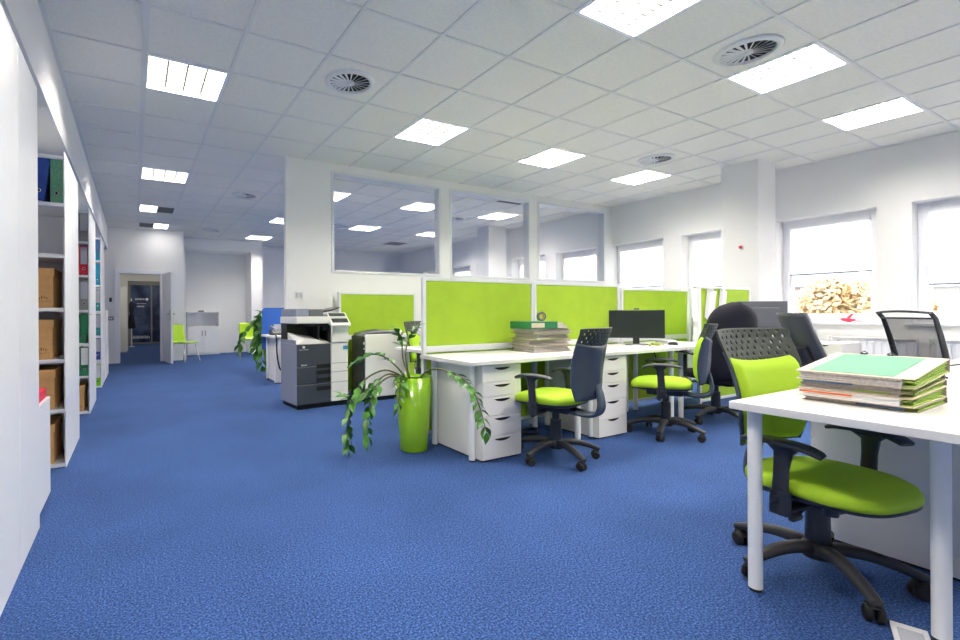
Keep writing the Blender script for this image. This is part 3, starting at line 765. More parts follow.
# back surface of the green task chair: s in [-1,1] across, t in [0,1] up, off = towards the rear
def back_pt(s, t, off=0.0, wscale=1.0):
    z = .475 + .50 * t
    y = -.195 + .028 * sin(pi * min(1, t * 1.1)) - .10 * t ** 1.5
    w = (.210 + .028 * t - .022 * max(0, .2 - t) / .2) * wscale
    x = s * w; y += CURVE * s * s * (.55 + .45 * t)
    return Vector((x, y - off, z))

def task_chair(label, loc, rotz, a0, sdz=0.0, bdz=0.0, bdy=0.0):
    t = thing('office_chair', label, 'office chair', loc, rotz, 'lime green swivel chairs')
    star_base(t, a0=a0)
    obj('seat_cushion', superseat(MB(), .49, .47, [(.432, .97, .012), (.440, 1.0, .014), (.462, 1.0, .018), (.478, .97, .022), (.488, .90, .024), (.494, .78, .024), (.496, .5, .02), (.494, .2, .0)], 3.0, yo=.035), 'green', t)
    obj('seat_pan', superseat(MB(), .485, .465, [(.405, .70, 0), (.412, .90, .0), (.424, 1.0, .012), (.436, 1.0, .014)], 3.0, yo=.035), 'blackp', t)
    mc = MB(); mc.box(-.075, -.13, .352, .075, .11, .408)
    mech = obj('tilt_mechanism', mc, 'blackp', t, bevel=.012, seg=3)
    for s in (-1, 1):
        lv = MB(); lv.sweep(spline([(s * .07, .03, .375), (s * .13, .038, .370), (s * .185, .045, .361), (s * .21, .048, .352), (s * .245, .05, .338)], 4), [.012] * 10 + [.022, .034, .042, .040, .034, .028, .02], [.012] * 10 + [.013, .014, .018, .018, .016, .014, .012], n=12)
        obj('lever', lv, 'blackp', mech)
        obj('knob', MB().cyl((s * .14, .12, .405), (s * .14, .12, .37), .028, .022, n=20), 'blackp', mech)
    # L bracket to the back
    pts = spline([(0, -.02, .378), (0, -.15, .362), (0, -.225, .378), (0, -.250, .425), (0, -.245, .50), (0, -.225, .58), (0, -.215, .66)], 5); n = len(pts)
    ws = [.15 - .03 * min(1, i / (n * .3)) - .07 * max(0, (i - n * .45) / (n * .55)) for i in range(n)]; hs = [.04 - .014 * i / (n - 1) for i in range(n)]
    obj('back_bracket', MB().sweep(pts, ws, hs, up=(0, 1, .3), n=16, e=2.6), 'shell', t)
    # perforated upper band
    b = MB(); nx, nt = 85, 26; t0 = .66
    V = []
    for j in range(nt + 1):
        tt = t0 + (1 - t0) * j / nt
        for i in range(nx + 1):
            s = -1 + 2 * i / nx
            tt2 = tt if j < nt else tt - .012 * (abs(s) ** 6)
            V.append(back_pt(s, tt2))
    F = []
    for j in range(nt):
        for i in range(nx):
            if 1 < j < nt - 2 and 4 < i < nx - 5:
                row = (j - 2) // 4
                if (j - 2) % 4 in (1, 2) and (i - 5 + (4 if row % 2 else 0)) % 8 in (0, 1) and not ((j - 2) % 4 == 2 and (i - 5 + (4 if row % 2 else 0)) % 8 == 1 and j > nt): continue
            F.append((j * (nx + 1) + i, j * (nx + 1) + i + 1, (j + 1) * (nx + 1) + i + 1, (j + 1) * (nx + 1) + i))
    b.add(V, F, True)
    obj('perforated_top', b, 'darkgreenband', t, solid=.007, label='dark perforated plastic top of the backrest')
    # lower shell: thick bulging rear
    n1_, n2_ = 24, 20; V = []; F = []
    def tb(s): return .745 + .055 * s * s          # wavy boundary
    for side in (0, 1):
        for j in range(n2_ + 1):
            for i in range(n1_ + 1):
                s = -1 + 2 * i / n1_; q = j / n2_; tt = q * (tb(s) if side else tb(s))
                if side == 0: off = .0
                else:
                    off = .010 + .034 * (1 - abs(s) ** 3) * sin(pi * min(1, max(0, q)) ** .8) ** .6 + .014 * math.exp(-(s / .22) ** 2) * math.exp(-((q - .45) / .3) ** 2)
                V.append(back_pt(s, tt, off))
    m1 = (n1_ + 1) * (n2_ + 1)
    for j in range(n2_):
        for i in range(n1_):
            a = j * (n1_ + 1) + i
            F.append((a, a + 1, a + n1_ + 2, a + n1_ + 1)); F.append((m1 + a, m1 + a + n1_ + 1, m1 + a + n1_ + 2, m1 + a + 1))
    for i in range(n1_):
        F.append((i, m1 + i, m1 + i + 1, i + 1)); a = n2_ * (n1_ + 1) + i; F.append((a, a + 1, m1 + a + 1, m1 + a))
    for j in range(n2_):
        a = j * (n1_ + 1); F.append((a, a + n1_ + 1, m1 + a + n1_ + 1, m1 + a)); a += n1_; F.append((a, m1 + a, m1 + a + n1_ + 1, a + n1_ + 1))
    sb = MB(); sb.add(V, F, True)
    obj('back_shell', sb, 'shell', t)
    # green pad
    V = []; F = []
    for side in (0, 1):
        for j in range(n2_ + 1):
            for i in range(n1_ + 1):
                s = -1 + 2 * i / n1_; q = j / n2_; sp = s * .90; tt = .015 + (tb(sp) - .03 - .015) * q
                ex = min(1, (1 - abs(s)) * 9) ** .5 * min(1, q * 12) ** .5 * min(1, (1 - q) * 10) ** .5
                V.append(back_pt(sp, tt, -.002 - (.030 * ex if side else 0)))
    for j in range(n2_):
        for i in range(n1_):
            a = j * (n1_ + 1) + i
            F.append((a, a + n1_ + 1, a + n1_ + 2, a + 1)); F.append((m1 + a, m1 + a + 1, m1 + a + n1_ + 2, m1 + a + n1_ + 1))
    pd = MB(); pd.add(V, F, True)
    obj('back_cushion', pd, 'green', t)
    # armrests
    for s in (-1, 1):
        a_ = MB()
        a_.sweep(spline([(s * .14, -.02, .392), (s * .22, -.02, .388), (s * .268, -.015, .400), (s * .274, -.01, .45)], 4), [.06] * 13, [.022] * 13, up=(0, 0, 1), n=12)
        a_.sweep([(s * .274, -.01, .38), (s * .274, -.01, .47)], [.034, .036], [.072, .070], up=(0, 1, 0), n=14, e=3)
        a_.sweep([(s * .274, -.01, .46), (s * .274, -.005, .56), (s * .272, 0, .618), (s * .268, 0, .642)], [.026, .028, .034, .05], [.055, .052, .062, .12], up=(0, 1, 0), n=14, e=3)
        ar = obj('armrest', a_, 'blackp', t)
        pp = spline([(s * .262, -.145, .640), (s * .266, -.11, .650), (s * .27, -.02, .656), (s * .266, .06, .652), (s * .258, .105, .638), (s * .254, .12, .628)], 4); n = len(pp)
        ww = [.045 + .037 * sin(pi * (i + 1) / (n + 1)) ** .5 for i in range(n)]; hh = [.012 + .014 * sin(pi * (i + 1) / (n + 1)) ** .5 for i in range(n)]
        obj('arm_pad', MB().sweep(pp, ww, hh, n=16, e=2.6), 'blackp', ar)
    for ch in t.children:
        k_ = ch.name.split('.')[0]
        if k_ in ('seat_cushion', 'seat_pan', 'tilt_mechanism', 'armrest', 'back_bracket'): ch.location.z += sdz
        if k_ in ('perforated_top', 'back_shell', 'back_cushion'): ch.location.z += bdz
        if k_ in ('perforated_top', 'back_shell', 'back_cushion', 'back_bracket'): ch.location.y += bdy
        if k_ == 'armrest': ch.location.y += .04; ch.location.z -= .02
    return t
def az(d): return radians(d - 90)
task_chair('green swivel chair tucked under the foreground desk', (2.45, .84, 0), az(260), radians(-86), -.055, .03)
CURVE = .075
C1 = task_chair('green swivel chair with its black back turned, before the folder stack', (2.735, 2.45, 0), az(104), radians(27), 0, 0, -.085)
C2 = dup(C1, (4.09, 2.44, 0), az(121), 'green swivel chair seen from its side, before the monitor')
dup(C1, (3.16, 4.66, 0), az(275), 'green swivel chair on the far side of the screens')
for c_ in (C1, C2):
    for ch in c_.children:
        if ch.name.startswith('base_leg') or ch.name.startswith('hub'): ch.rotation_euler[2] = 0

# big round-backed black chair
def round_chair():
    t = thing('office_chair', 'large black fabric chair with rounded high back', 'office chair', (5.02, 2.50, 0), az(62))
    star_base(t, 'basep', R=.31, a0=1.1)
    obj('seat_cushion', superseat(MB(), .53, .50, [(.43, .95, 0), (.44, 1, 0), (.475, 1, .02), (.495, .93, .02), (.505, .7, .02), (.507, .3, 0)], 2.8, yo=.04), 'blackf', t)
    obj('tilt_mechanism', MB().box(-.09, -.14, .36, .09, .12, .43), 'blackp', t, bevel=.012)
    V = []; F = []; na, nb = 32, 20
    for side in (0, 1):
        for j in range(nb + 1):
            q = j / nb
            for i in range(na + 1):
                s = -1 + 2 * i / na
                z = .42 + .745 * q; top = sqrt(max(0, 1 - (max(0, (q - .68) / .32)) ** 2.2)) if q > .68 else 1
                wd = .245 * (.86 + .14 * min(1, q * 2)) * max(.12, top)
                ex = sqrt(max(0, 1 - abs(s) ** 3)) * min(1, (1.02 - q) * 7) ** .5 * min(1, (q + .02) * 10) ** .5
                y = -.20 - .11 * q + .06 * s * s + (.045 * ex if side else -.05 * ex)
                V.append((s * wd, y, z))
    m1 = (na + 1) * (nb + 1)
    for j in range(nb):
        for i in range(na):
            a = j * (na + 1) + i
            F.append((a, a + 1, a + na + 2, a + na + 1)); F.append((m1 + a, m1 + a + na + 1, m1 + a + na + 2, m1 + a + 1))
    for i in range(na):
        F.append((i, m1 + i, m1 + i + 1, i + 1)); a = nb * (na + 1) + i; F.append((a, a + 1, m1 + a + 1, m1 + a))
    for j in range(nb):
        a = j * (na + 1); F.append((a, a + na + 1, m1 + a + na + 1, m1 + a)); a += na; F.append((a, m1 + a, m1 + a + na + 1, a + na + 1))
    b = MB(); b.add(V, F, True); obj('backrest', b, 'blackf', t)
    pts = spline([(0, -.06, .385), (0, -.2, .375), (0, -.28, .42), (0, -.285, .55), (0, -.29, .7)], 5)
    obj('back_bracket', MB().sweep(pts, [.08] * len(pts), [.022] * len(pts), up=(0, 1, .3)), 'blackp', t)
    for s in (-1, 1):
        a_ = MB(); a_.sweep(spline([(s * .15, 0, .39), (s * .27, 0, .40), (s * .30, 0, .47), (s * .30, 0, .66)], 4), [.05] * 13, [.022] * 13, up=(.3 * s, 0, 1), n=12)
        ar = obj('armrest', a_, 'blackp', t)
        obj('arm_pad', MB().sweep([(s * .30, -.13, .67), (s * .30, 0, .685), (s * .295, .13, .67)], [.06, .08, .05], [.02, .028, .018], n=14), 'blackp', ar)
    return t
round_chair()

def leather_chair():
    t = thing('office_chair', 'black leather chair behind the foreground green chair', 'office chair', (4.06, 1.11, 0), az(315))
    star_base(t, 'basep', R=.30, a0=.2)
    obj('seat_cushion', superseat(MB(), .50, .48, [(.43, .95, 0), (.44, 1, 0), (.48, 1, .02), (.50, .9, .02), (.505, .6, .02), (.505, .3, 0)], 3.5, yo=.03), 'leather', t)
    obj('tilt_mechanism', MB().box(-.09, -.14, .36, .09, .12, .43), 'blackp', t, bevel=.012)
    V = []; F = []; na, nb = 20, 20
    for side in (0, 1):
        for j in range(nb + 1):
            q = j / nb
            for i in range(na + 1):
                s = -1 + 2 * i / na; z = .47 + .60 * q
                ex = (1 - abs(s) ** 8) ** .5 if abs(s) < 1 else 0
                y = -.20 - .26 * q - .02 * sin(pi * q) + .03 * s * s + (.025 * ex if side else -.015 * ex)
                V.append((s * (.175 + .012 * sin(pi * q)), y, z))
    m1 = (na + 1) * (nb + 1)
    for j in range(nb):
        for i in range(na):
            a = j * (na + 1) + i
            F.append((a, a + 1, a + na + 2, a + na + 1)); F.append((m1 + a, m1 + a + na + 1, m1 + a + na + 2, m1 + a + 1))
    for i in range(na):
        F.append((i, m1 + i, m1 + i + 1, i + 1)); a = nb * (na + 1) + i; F.append((a, a + 1, m1 + a + 1, m1 + a))
    for j in range(nb):
        a = j * (na + 1); F.append((a, a + na + 1, m1 + a + na + 1, m1 + a)); a += na; F.append((a, m1 + a, m1 + a + na + 1, a + na + 1))
    b = MB(); b.add(V, F, True); obj('backrest', b, 'leather', t)
    pts = spline([(0, -.06, .385), (0, -.2, .375), (0, -.28, .42), (0, -.32, .6), (0, -.41, .85)], 5)
    obj('back_bracket', MB().sweep(pts, [.22] * len(pts), [.05] * len(pts), up=(0, 1, .3), e=4), 'blackp', t)
    for s in (-1, 1):
        a_ = MB(); a_.sweep(spline([(s * .15, 0, .39), (s * .26, 0, .40), (s * .285, 0, .47), (s * .285, 0, .64)], 4), [.05] * 13, [.022] * 13, up=(.3 * s, 0, 1), n=12)
        ar = obj('armrest', a_, 'blackp', t)
        obj('arm_pad', MB().sweep([(s * .285, -.12, .65), (s * .285, 0, .66), (s * .28, .12, .65)], [.05, .06, .04], [.02, .024, .018], n=14), 'blackp', ar)
    return t
leather_chair()

def mesh_chair():
    t = thing('office_chair', 'black mesh-backed chair in front of the radiator', 'office chair', (5.46, 1.10, 0), az(-35))
    star_base(t, 'basep', R=.30, a0=.9)
    obj('seat_cushion', superseat(MB(), .50, .48, [(.43, .95, 0), (.44, 1, 0), (.48, 1, .02), (.495, .9, .02), (.50, .6, .02), (.50, .3, 0)], 3.2, yo=.03), 'blackf', t)
    obj('tilt_mechanism', MB().box(-.08, -.13, .36, .08, .11, .43), 'blackp', t, bevel=.012)
    def bp(s, q): 
        return Vector((s * (.19 + .015 * q), -.20 + .012 * sin(pi * q) - .12 * q + .03 * s * s, .55 + .51 * q))
    V = []; F = []; na = 16; nb = 16
    for j in range(nb + 1):
        for i in range(na + 1): V.append(bp(-1 + 2 * i / na, .04 + .88 * j / nb))
    F = [(j * (na + 1) + i, j * (na + 1) + i + 1, (j + 1) * (na + 1) + i + 1, (j + 1) * (na + 1) + i) for j in range(nb) for i in range(na)]
    b = MB(); b.add(V, F, True); obj('mesh_fabric', b, 'mesh', t, label='see-through black mesh')
    f_ = MB()
    for s in (-1, 1):
        pts = [bp(s, q / 12) + Vector((0, .02 if q < 12 else 0, 0)) for q in range(13)]
        f_.sweep(pts, [.022] * 13, [.05 - .02 * q / 12 for q in range(13)], up=(0, 1, 0), n=12)
    top = [bp(-1 + 2 * i / 12, 1.0) + Vector((0, -.01, .012 * (1 - (-1 + i / 6) ** 2))) for i in range(13)]
    f_.sweep(top, [.02] * 13, [.018] * 13, up=(0, 0, 1), n=10)
    mid = [bp(-1 + 2 * i / 12, .92) for i in range(13)]; f_.sweep(mid, [.01] * 13, [.014] * 13, up=(0, 0, 1), n=8)
    bot = [bp(-1 + 2 * i / 12, .02) for i in range(13)]; f_.sweep(bot, [.02] * 13, [.045] * 13, up=(0, 0, 1), n=10)
    obj('back_frame', f_, 'blackp', t)
    pts = spline([(0, -.06, .385), (0, -.2, .375), (0, -.25, .44), (0, -.22, .58)], 5)
    obj('back_bracket', MB().sweep(pts, [.08] * len(pts), [.03] * len(pts), up=(0, 1, .3)), 'blackp', t)
    return t
mesh_chair()

def visitor_chair(label, loc, rotz):
    t = thing('visitor_chair', label, 'chair', loc, rotz, 'lime green four-legged chairs')
    sh = MB(); prof = [(.21, .435), (.19, .447), (.10, .448), (-.05, .436), (-.14, .438), (-.18, .47), (-.20, .54), (-.225, .68), (-.245, .84)]
    prof = spline([(0, y, z) for y, z in prof], 4); n = 12; V = []
    for p in prof:
        for i in range(n + 1):
            s = -1 + 2 * i / n; w = .215 if p.z < .46 else .205
            V.append((s * w, p.y + (.02 * s * s if p.z > .5 else 0), p.z + (.01 * s * s if p.z < .46 else 0)))
    sh.add(V, [(j * (n + 1) + i, j * (n + 1) + i + 1, (j + 1) * (n + 1) + i + 1, (j + 1) * (n + 1) + i) for j in range(len(prof) - 1) for i in range(n)], True)
    obj('seat_shell', sh, 'seatplastic', t, solid=.012)
    fr_ = MB().tube([(-.17, .15, .425), (-.17, -.15, .425)], .008).tube([(.17, .15, .425), (.17, -.15, .425)], .008).tube([(-.17, .1, .422), (.17, .1, .422)], .008).tube([(-.17, -.12, .42), (.17, -.12, .42)], .008)
    obj('seat_frame', fr_, 'chrome', t)
    for sx in (-1, 1):
        for sy in (-1, 1):
            obj('leg', MB().tube([(sx * .17, sy * .14, .425), (sx * .2, sy * .19, .2), (sx * .225, sy * .235, .008)], .0105).cyl((sx * .225, sy * .235, 0), (sx * .225, sy * .235, .02), .014, n=10), 'chrome', t)
    return t
vc = visitor_chair('lime green four-legged chair beside the open door', (.98, 11.42, 0), az(-48))
dup(vc, (2.52, 12.05, 0), az(265), 'lime green four-legged chair half hidden by the far plant')

# ================================================================== COPIER
cp = thing('photocopier', 'tall grey and white office photocopier at the partition wall end', 'photocopier', (1.58, 5.05, 0), radians(5)); cp.scale = (.95, 1, 1)
w, d = .665, .50
obj('base', MB().box(.02, .03, 0, w + .02, d - .02, .05), 'black', cp, bevel=.004)
b = MB(); b.box(0, .012, .05, .012, d, .735); b.box(.012, d - .02, .05, w, d, 1.045); b.box(0, .04, .735, .012, d, .78)
b.box(.012, .02, .05, .44, d - .02, .735)
obj('body', b, 'copygray', cp, bevel=.006)
obj('lower_door', MB().box(.004, 0, .055, .436, .02, .275), 'copydark', cp, bevel=.006)
dr_ = obj('upper_drawers', MB().box(.004, 0, .28, .436, .02, .475), 'copydark', cp, bevel=.006)
g = MB()
for z in (.19, .31, .41, .445): g.box(.25, -.004, z, .436, .0, z + .05 if z < .4 else z + .028)
g2 = MB()
for z in (.20, .30, .385, .455): g2.box(.25, -.0035, z, .434, -.0003, z + .045)
obj('grip_recess', g2, 'black', dr_)
fd = obj('front_door', MB().box(.004, 0, .48, .436, .02, .732), 'copydark', cp, bevel=.006)
def text(body, size, m, parent, loc, rot, label=None, name='lettering'):
    c = bpy.data.curves.new(name, 'FONT'); c.body = body; c.size = size; c.extrude = .0006; c.align_x = 'CENTER'
    o = bpy.data.objects.new(name, c); COL.objects.link(o); o.parent = parent; o.location = loc; o.rotation_euler = rot; c.materials.append(M[m])
    me = bpy.data.meshes.new_from_object(o); p2 = bpy.data.objects.new(name, me); COL.objects.link(p2); p2.parent = parent; p2.location = loc; p2.rotation_euler = rot
    bpy.data.objects.remove(o); return p2
lg = MB().lathe([(0, 0), (.016, 0), (.016, .002), (0, .002)], n=24, T=Matrix.Translation((.085, 0, .70)) @ Matrix.Rotation(radians(90), 4, 'X') @ Matrix.Diagonal((1.15, .85, 1, 1)))
obj('emblem', lg, 'winetext', fd)
text('KONICA MINOLTA', .014, 'winetext', fd, (.088, -.001, .668), (radians(90), 0, 0))
text('bizhub', .028, 'winetext', fd, (.09, -.001, .492), (radians(90), 0, 0), name='model_lettering')
# right white column
wc = obj('right_column', MB().box(.44, -.015, .06, w + .005, d - .02, .735), 'copywhite', cp, bevel=.008)
sl = MB()
for z in (.06 + .22, .40, .50): sl.box(.441, -.017, z, w + .004, -.014, z + .004)
obj('panel_seams', sl, 'ventdark', wc)
obj('blue_sticker', MB().box(.60, -.018, .655, .665, -.015, .70), 'sticker', wc); obj('control_housing', MB().box(.44, -.03, .74, w + .01, d - .05, .965), 'copywhite', cp, bevel=.012)
# output cavity
ca = MB(); ca.box(.0, .30, .78, .44, d - .02, .97); ca.box(.425, .0, .74, .44, .3, .965); ca.box(.0, .012, .955, .44, .3, .967); obj('cavity_back', ca, 'black', cp)
tr_ = MB(); tr_.add([(.012, .02, .735), (.44, .02, .735), (.44, .30, .735), (.012, .30, .735), (.012, .02, .735), (.44, .02, .745), (.44, .30, .79), (.012, .30, .86), (.12, .02, .80)],
                   [(0, 3, 2, 1), (3, 7, 6, 2), (0, 8, 7, 3), (0, 1, 5, 8), (1, 2, 6, 5), (8, 5, 6, 7)])
obj('output_tray', tr_, 'copywhite', cp)
obj('paper_guides', MB().box(.30, .06, .76, .32, .28, .96).box(.36, .05, .88, .44, .3, .96).box(.22, .1, .93, .44, .3, .965), 'blackp', cp, bevel=.004)
sc_ = obj('scanner_bed', MB().box(-.005, -.01, .965, w + .0, d, 1.045), 'copywhite', cp, bevel=.01)
pn = MB(); pn.add([(.42, -.075, .955), (w + .015, -.075, .955), (w + .015, .07, 1.09), (.42, .07, 1.09), (.42, -.075, .93), (w + .015, -.075, .93), (w + .015, .07, .96), (.42, .07, .96)],
                  [(0, 1, 2, 3), (4, 7, 6, 5), (0, 4, 5, 1), (1, 5, 6, 2), (2, 6, 7, 3), (3, 7, 4, 0)])
cpn = obj('control_panel', pn, 'copywhite', cp, bevel=.006)
ps = MB(); ps.add([(.44, -.058, .973), (w - .005, -.058, .973), (w - .005, .058, 1.081), (.44, .058, 1.081)], [(0, 1, 2, 3)]); obj('touch_screen', ps, 'screen', cpn, solid=.004)
af = MB(); af.box(0, .04, 1.047, .14, d - .02, 1.125)
adf = obj('document_feeder', MB().box(0, .03, 1.047, .17, d - .02, 1.135).box(.36, .05, 1.047, w - .01, d - .02, 1.075), 'copygray', cp, bevel=.01)
obj('feeder_middle', MB().box(.17, .03, 1.048, .36, d - .02, 1.13), 'graym', adf, bevel=.008)
ft = MB(); ft.sweep([(.36, .22, 1.10), (.50, .22, 1.12), (.62, .22, 1.15)], [.3, .3, .26], [.03, .025, .012], up=(0, 0, 1), e=6); obj('feeder_tray', ft, 'blackp', adf)

# white machine beside the copier (paper shredder)
sh_ = thing('shredder', 'wide white shredder with black curved top beside the copier', 'shredder', (2.42, 5.12, 0), 0)
obj('base', MB().box(.02, .02, 0, .58, .33, .05), 'black', sh_)
obj('cabinet', MB().box(.035, 0, .05, .62, .34, .82), 'copywhite', sh_, bevel=.01)
obj('side_panel', MB().box(0, .0, .05, .034, .34, .80), 'blackp', sh_, bevel=.012)
V = []; n = 16
for i in range(n + 1):
    x = .01 + .60 * i / n; z = .822 + .045 * sin(pi * i / n); V += [(x, .01, .82), (x, .01, z), (x, .33, z), (x, .33, .82)]
tp_ = MB(); tp_.add(V, [(4 * i + a, 4 * i + 4 + a, 4 * i + 4 + (a + 1) % 4, 4 * i + (a + 1) % 4) for i in range(n) for a in range(4)], True)
obj('top_hood', tp_, 'graym', sh_)
obj('switches', MB().box(.008, -.003, .70, .026, .0, .73).box(.008, -.003, .64, .026, 0, .655), 'label', sh_)
obj('door_recess', MB().box(.48, -.002, .73, .55, .001, .755), 'ventdark', sh_)

# ================================================================== PLANTS
def leafmesh(mb, p, d, nrm, L, Wd):
    d = d.normalized(); s = d.cross(nrm)
    if s.length < 1e-4: s = d.orthogonal()
    s.normalize(); u = s.cross(d).normalized()
    V = []; ws = (0.0, .62, 1.0, .82, .42, 0.0); k = len(ws)
    for i, w_ in enumerate(ws):
        t_ = i / (k - 1); c = p + d * L * t_ + u * (-.22 * L * t_ * t_)
        V += [c - s * Wd * w_ / 2 + u * .006 * w_, c, c + s * Wd * w_ / 2 + u * .006 * w_]
    F = []
    for i in range(k - 1): F += [(3 * i, 3 * i + 1, 3 * i + 4, 3 * i + 3), (3 * i + 1, 3 * i + 2, 3 * i + 5, 3 * i + 4)]
    mb.add(V, F, True)
def zz_plant(label, loc, stems, rt=.146, rb=.105, h=.58, seed=1, name='potted_plant'):
    rnd = random.Random(seed)
    t = thing(name, label, 'plant', loc)
    obj('pot', MB().lathe([(0, 0), (rb, 0), (rb + .004, .01), (rt, h), (rt - .007, h), (rt - .012, h - .03), (0, h - .03)], n=48), 'potgreen', t)
    obj('soil', MB().lathe([(0, h - .024), (rt - .02, h - .026), (rt - .02, h - .03)], n=32), 'soil', t)
    sm = MB(); lf_ = MB()
    for st in stems:
        pts, dens, t0 = st['p'], st.get('n', 9), st.get('t0', .35)
        P_ = spline([Vector(q) for q in pts], 6); k = len(P_)
        r_ = [.0085 * (1 - .65 * i / (k - 1)) for i in range(k)]
        sm.sweep(P_, [2 * x for x in r_], [2 * x for x in r_], up=(.3, .2, .9), n=8, e=2)
        for i in range(dens):
            f_ = t0 + (1 - t0) * i / (dens - 1); idx = min(k - 2, int(f_ * (k - 1))); p = P_[idx].lerp(P_[idx + 1], f_ * (k - 1) - idx)
            tg = (P_[idx + 1] - P_[idx]).normalized(); sd = tg.cross(Vector((0, 0, 1)))
            if sd.length < .2: sd = tg.cross(Vector((.5, -.8, .2)))
            sd.normalize()
            for sg in ((-1, 1) if i < dens - 1 else (0,)):
                dd = tg * .75 + sd * sg * .85 + Vector((rnd.uniform(-.25, .25), rnd.uniform(-.25, .25), rnd.uniform(-.3, .25)))
                sz = st.get('s', .062) * rnd.uniform(.8, 1.2)
                leafmesh(lf_, p, dd, Vector((rnd.uniform(-.5, .5), rnd.uniform(-.5, .5), 1)), sz * 1.1, sz * .6)
    obj('stems', sm, 'stem', t); obj('foliage', lf_, 'leaf', t)
    return t
def W3(u_, w_, z): # lateral / depth offsets from the pot axis, height
    return (.877 * u_ + .48 * w_, -.48 * u_ + .877 * w_, z)
st = [dict(p=[W3(-.04, 0, .55), W3(-.22, -.05, .635), W3(-.39, -.12, .56), W3(-.49, -.16, .39), W3(-.51, -.17, .20), W3(-.50, -.17, .05)], n=11, t0=.40, s=.085),
      dict(p=[(.02, -.03, .55), (.045, -.17, .645), (.075, -.37, .652), (.115, -.56, .577), (.118, -.66, .457), (.125, -.73, .28)], n=12, t0=.42, s=.075),
      dict(p=[W3(-.05, .02, .55), W3(-.14, .05, .66), W3(-.25, .08, .735), W3(-.36, .1, .745), W3(-.47, .12, .68)], n=10, t0=.3, s=.078),
      dict(p=[W3(-.05, -.03, .55), W3(-.18, -.15, .60), W3(-.29, -.22, .52), W3(-.345, -.26, .36), W3(-.35, -.28, .14)], n=10, t0=.45, s=.085),
      dict(p=[W3(-.03, .03, .55), W3(-.08, .06, .72), W3(-.09, .08, .88), W3(-.13, .1, .95)], n=6, t0=.5, s=.085),
      dict(p=[W3(-.04, -.03, .55), W3(-.10, -.12, .60), W3(-.11, -.18, .50), W3(-.13, -.2, .36)], n=7, t0=.25, s=.08),
      dict(p=[W3(-.03, 0, .55), W3(-.06, .02, .75), W3(-.02, .05, .9), W3(.03, .06, .96)], n=5, t0=.6, s=.08),
      dict(p=[W3(-.05, 0, .55), W3(-.2, -.02, .60), W3(-.34, -.04, .50), W3(-.46, -.06, .42), W3(-.56, -.06, .44)], n=9, t0=.35, s=.085)]
zz_plant('tall lime green pot with arching plant at the end of the desk row', (1.945, 3.175, 0), st, seed=4)
st2 = [dict(p=[(0, 0, .55), (-.1, -.15, 1.05), (-.22, -.2, 1.0), (-.3, -.22, .6)], n=10, t0=.3, s=.2),
       dict(p=[(0, 0, .55), (-.15, -.1, .95), (-.26, -.16, .85), (-.32, -.2, .4)], n=11, t0=.2, s=.19),
       dict(p=[(0, 0, .55), (-.10, -.1, .8), (-.18, -.2, .7), (-.22, -.25, .12)], n=12, t0=.2, s=.19),
       dict(p=[(0, 0, .55), (-.2, 0, .9), (-.45, -.05, .8), (-.6, -.08, .45)], n=8, t0=.35, s=.17),
       dict(p=[(0, 0, .55), (0, -.1, 1.0), (-.12, -.1, 1.1), (-.25, -.1, .95)], n=9, t0=.3, s=.19)]
zz_plant('leafy plant hanging over behind the desk with the blue screen', (2.28, 8.95, 0), st2, seed=9)

# ================================================================== DESKTOP THINGS
def monitor(label, loc, rotz, w=.52, h=.31, zc=.235):
    t = thing('monitor', label, 'monitor', loc, rotz, 'desk monitors')
    obj('stand_base', MB().lathe([(0, 0), (.11, 0), (.11, .008), (.03, .014), (0, .014)], n=32, T=Matrix.Diagonal((1, .75, 1, 1))), 'blackp', t)
    obj('stand_neck', MB().box(-.03, .02, .01, .03, .045, .2), 'blackp', t, bevel=.004)
    bz = obj('housing', MB().box(-w / 2, -.004, zc - h / 2, w / 2, .03, zc + h / 2).box(-w * .3, .03, zc - h * .3, w * .3, .05, zc + h * .3), 'graym' if rotz > 1 else 'blackp', t, bevel=.005)
    obj('display', MB().box(-w / 2 + .012, -.0055, zc - h / 2 + .016, w / 2 - .012, -.003, zc + h / 2 - .012), 'screen', bz)
    return t
mt = monitor('black monitor with small camera on the desk between green chairs', (4.565, 3.02, DZ + .0005), radians(-46), .52, .29, .215)
obj('webcam', MB().box(-.025, -.005, .365, .025, .02, .38), 'blackp', mt, bevel=.004)
monitor('grey-backed monitor turned away behind the round-backed chair', (5.77, 2.43, DZ + .0005), radians(150), .50, .34, .275)
desk(5.48, 6.10, 2.59, -.46, 'white desk under the turned away grey monitor')
kb_ = thing('keyboard', 'pale keyboard left in front of the black monitor', 'keyboard', (4.28, 2.86, DZ))
obj('keyboard_body', MB().box(-.10, -.06, 0, .12, .07, .012), 'paper', kb_, bevel=.003)
obj('keys', MB().box(-.09, -.05, .012, .11, .06, .018), 'graylabel', kb_)
def wire(name, label, pts, r, m, cat='cable'):
    return tag(obj(name, MB().tube(spline(pts, 6), r), m), label, cat)
wire('cable_coil', 'tangled yellow green cable lying before the monitor', [(4.50, 2.84, DZ + .005), (4.58, 2.88, DZ + .014), (4.66, 2.84, DZ + .006), (4.72, 2.88, DZ + .015), (4.66, 2.91, DZ + .02), (4.58, 2.86, DZ + .022), (4.70, 2.85, DZ + .02), (4.76, 2.86, DZ + .006)], .008, 'yellowgreen')
pf = thing('desk_phone', 'small grey box device right of the monitor', 'device', (5.05, 3.0, DZ), radians(5))
obj('device_body', MB().box(-.10, -.06, 0, .10, .07, .035), 'graylabel', pf, bevel=.004); obj('device_front', MB().box(-.09, -.062, .006, .09, -.060, .028), 'paper', pf)
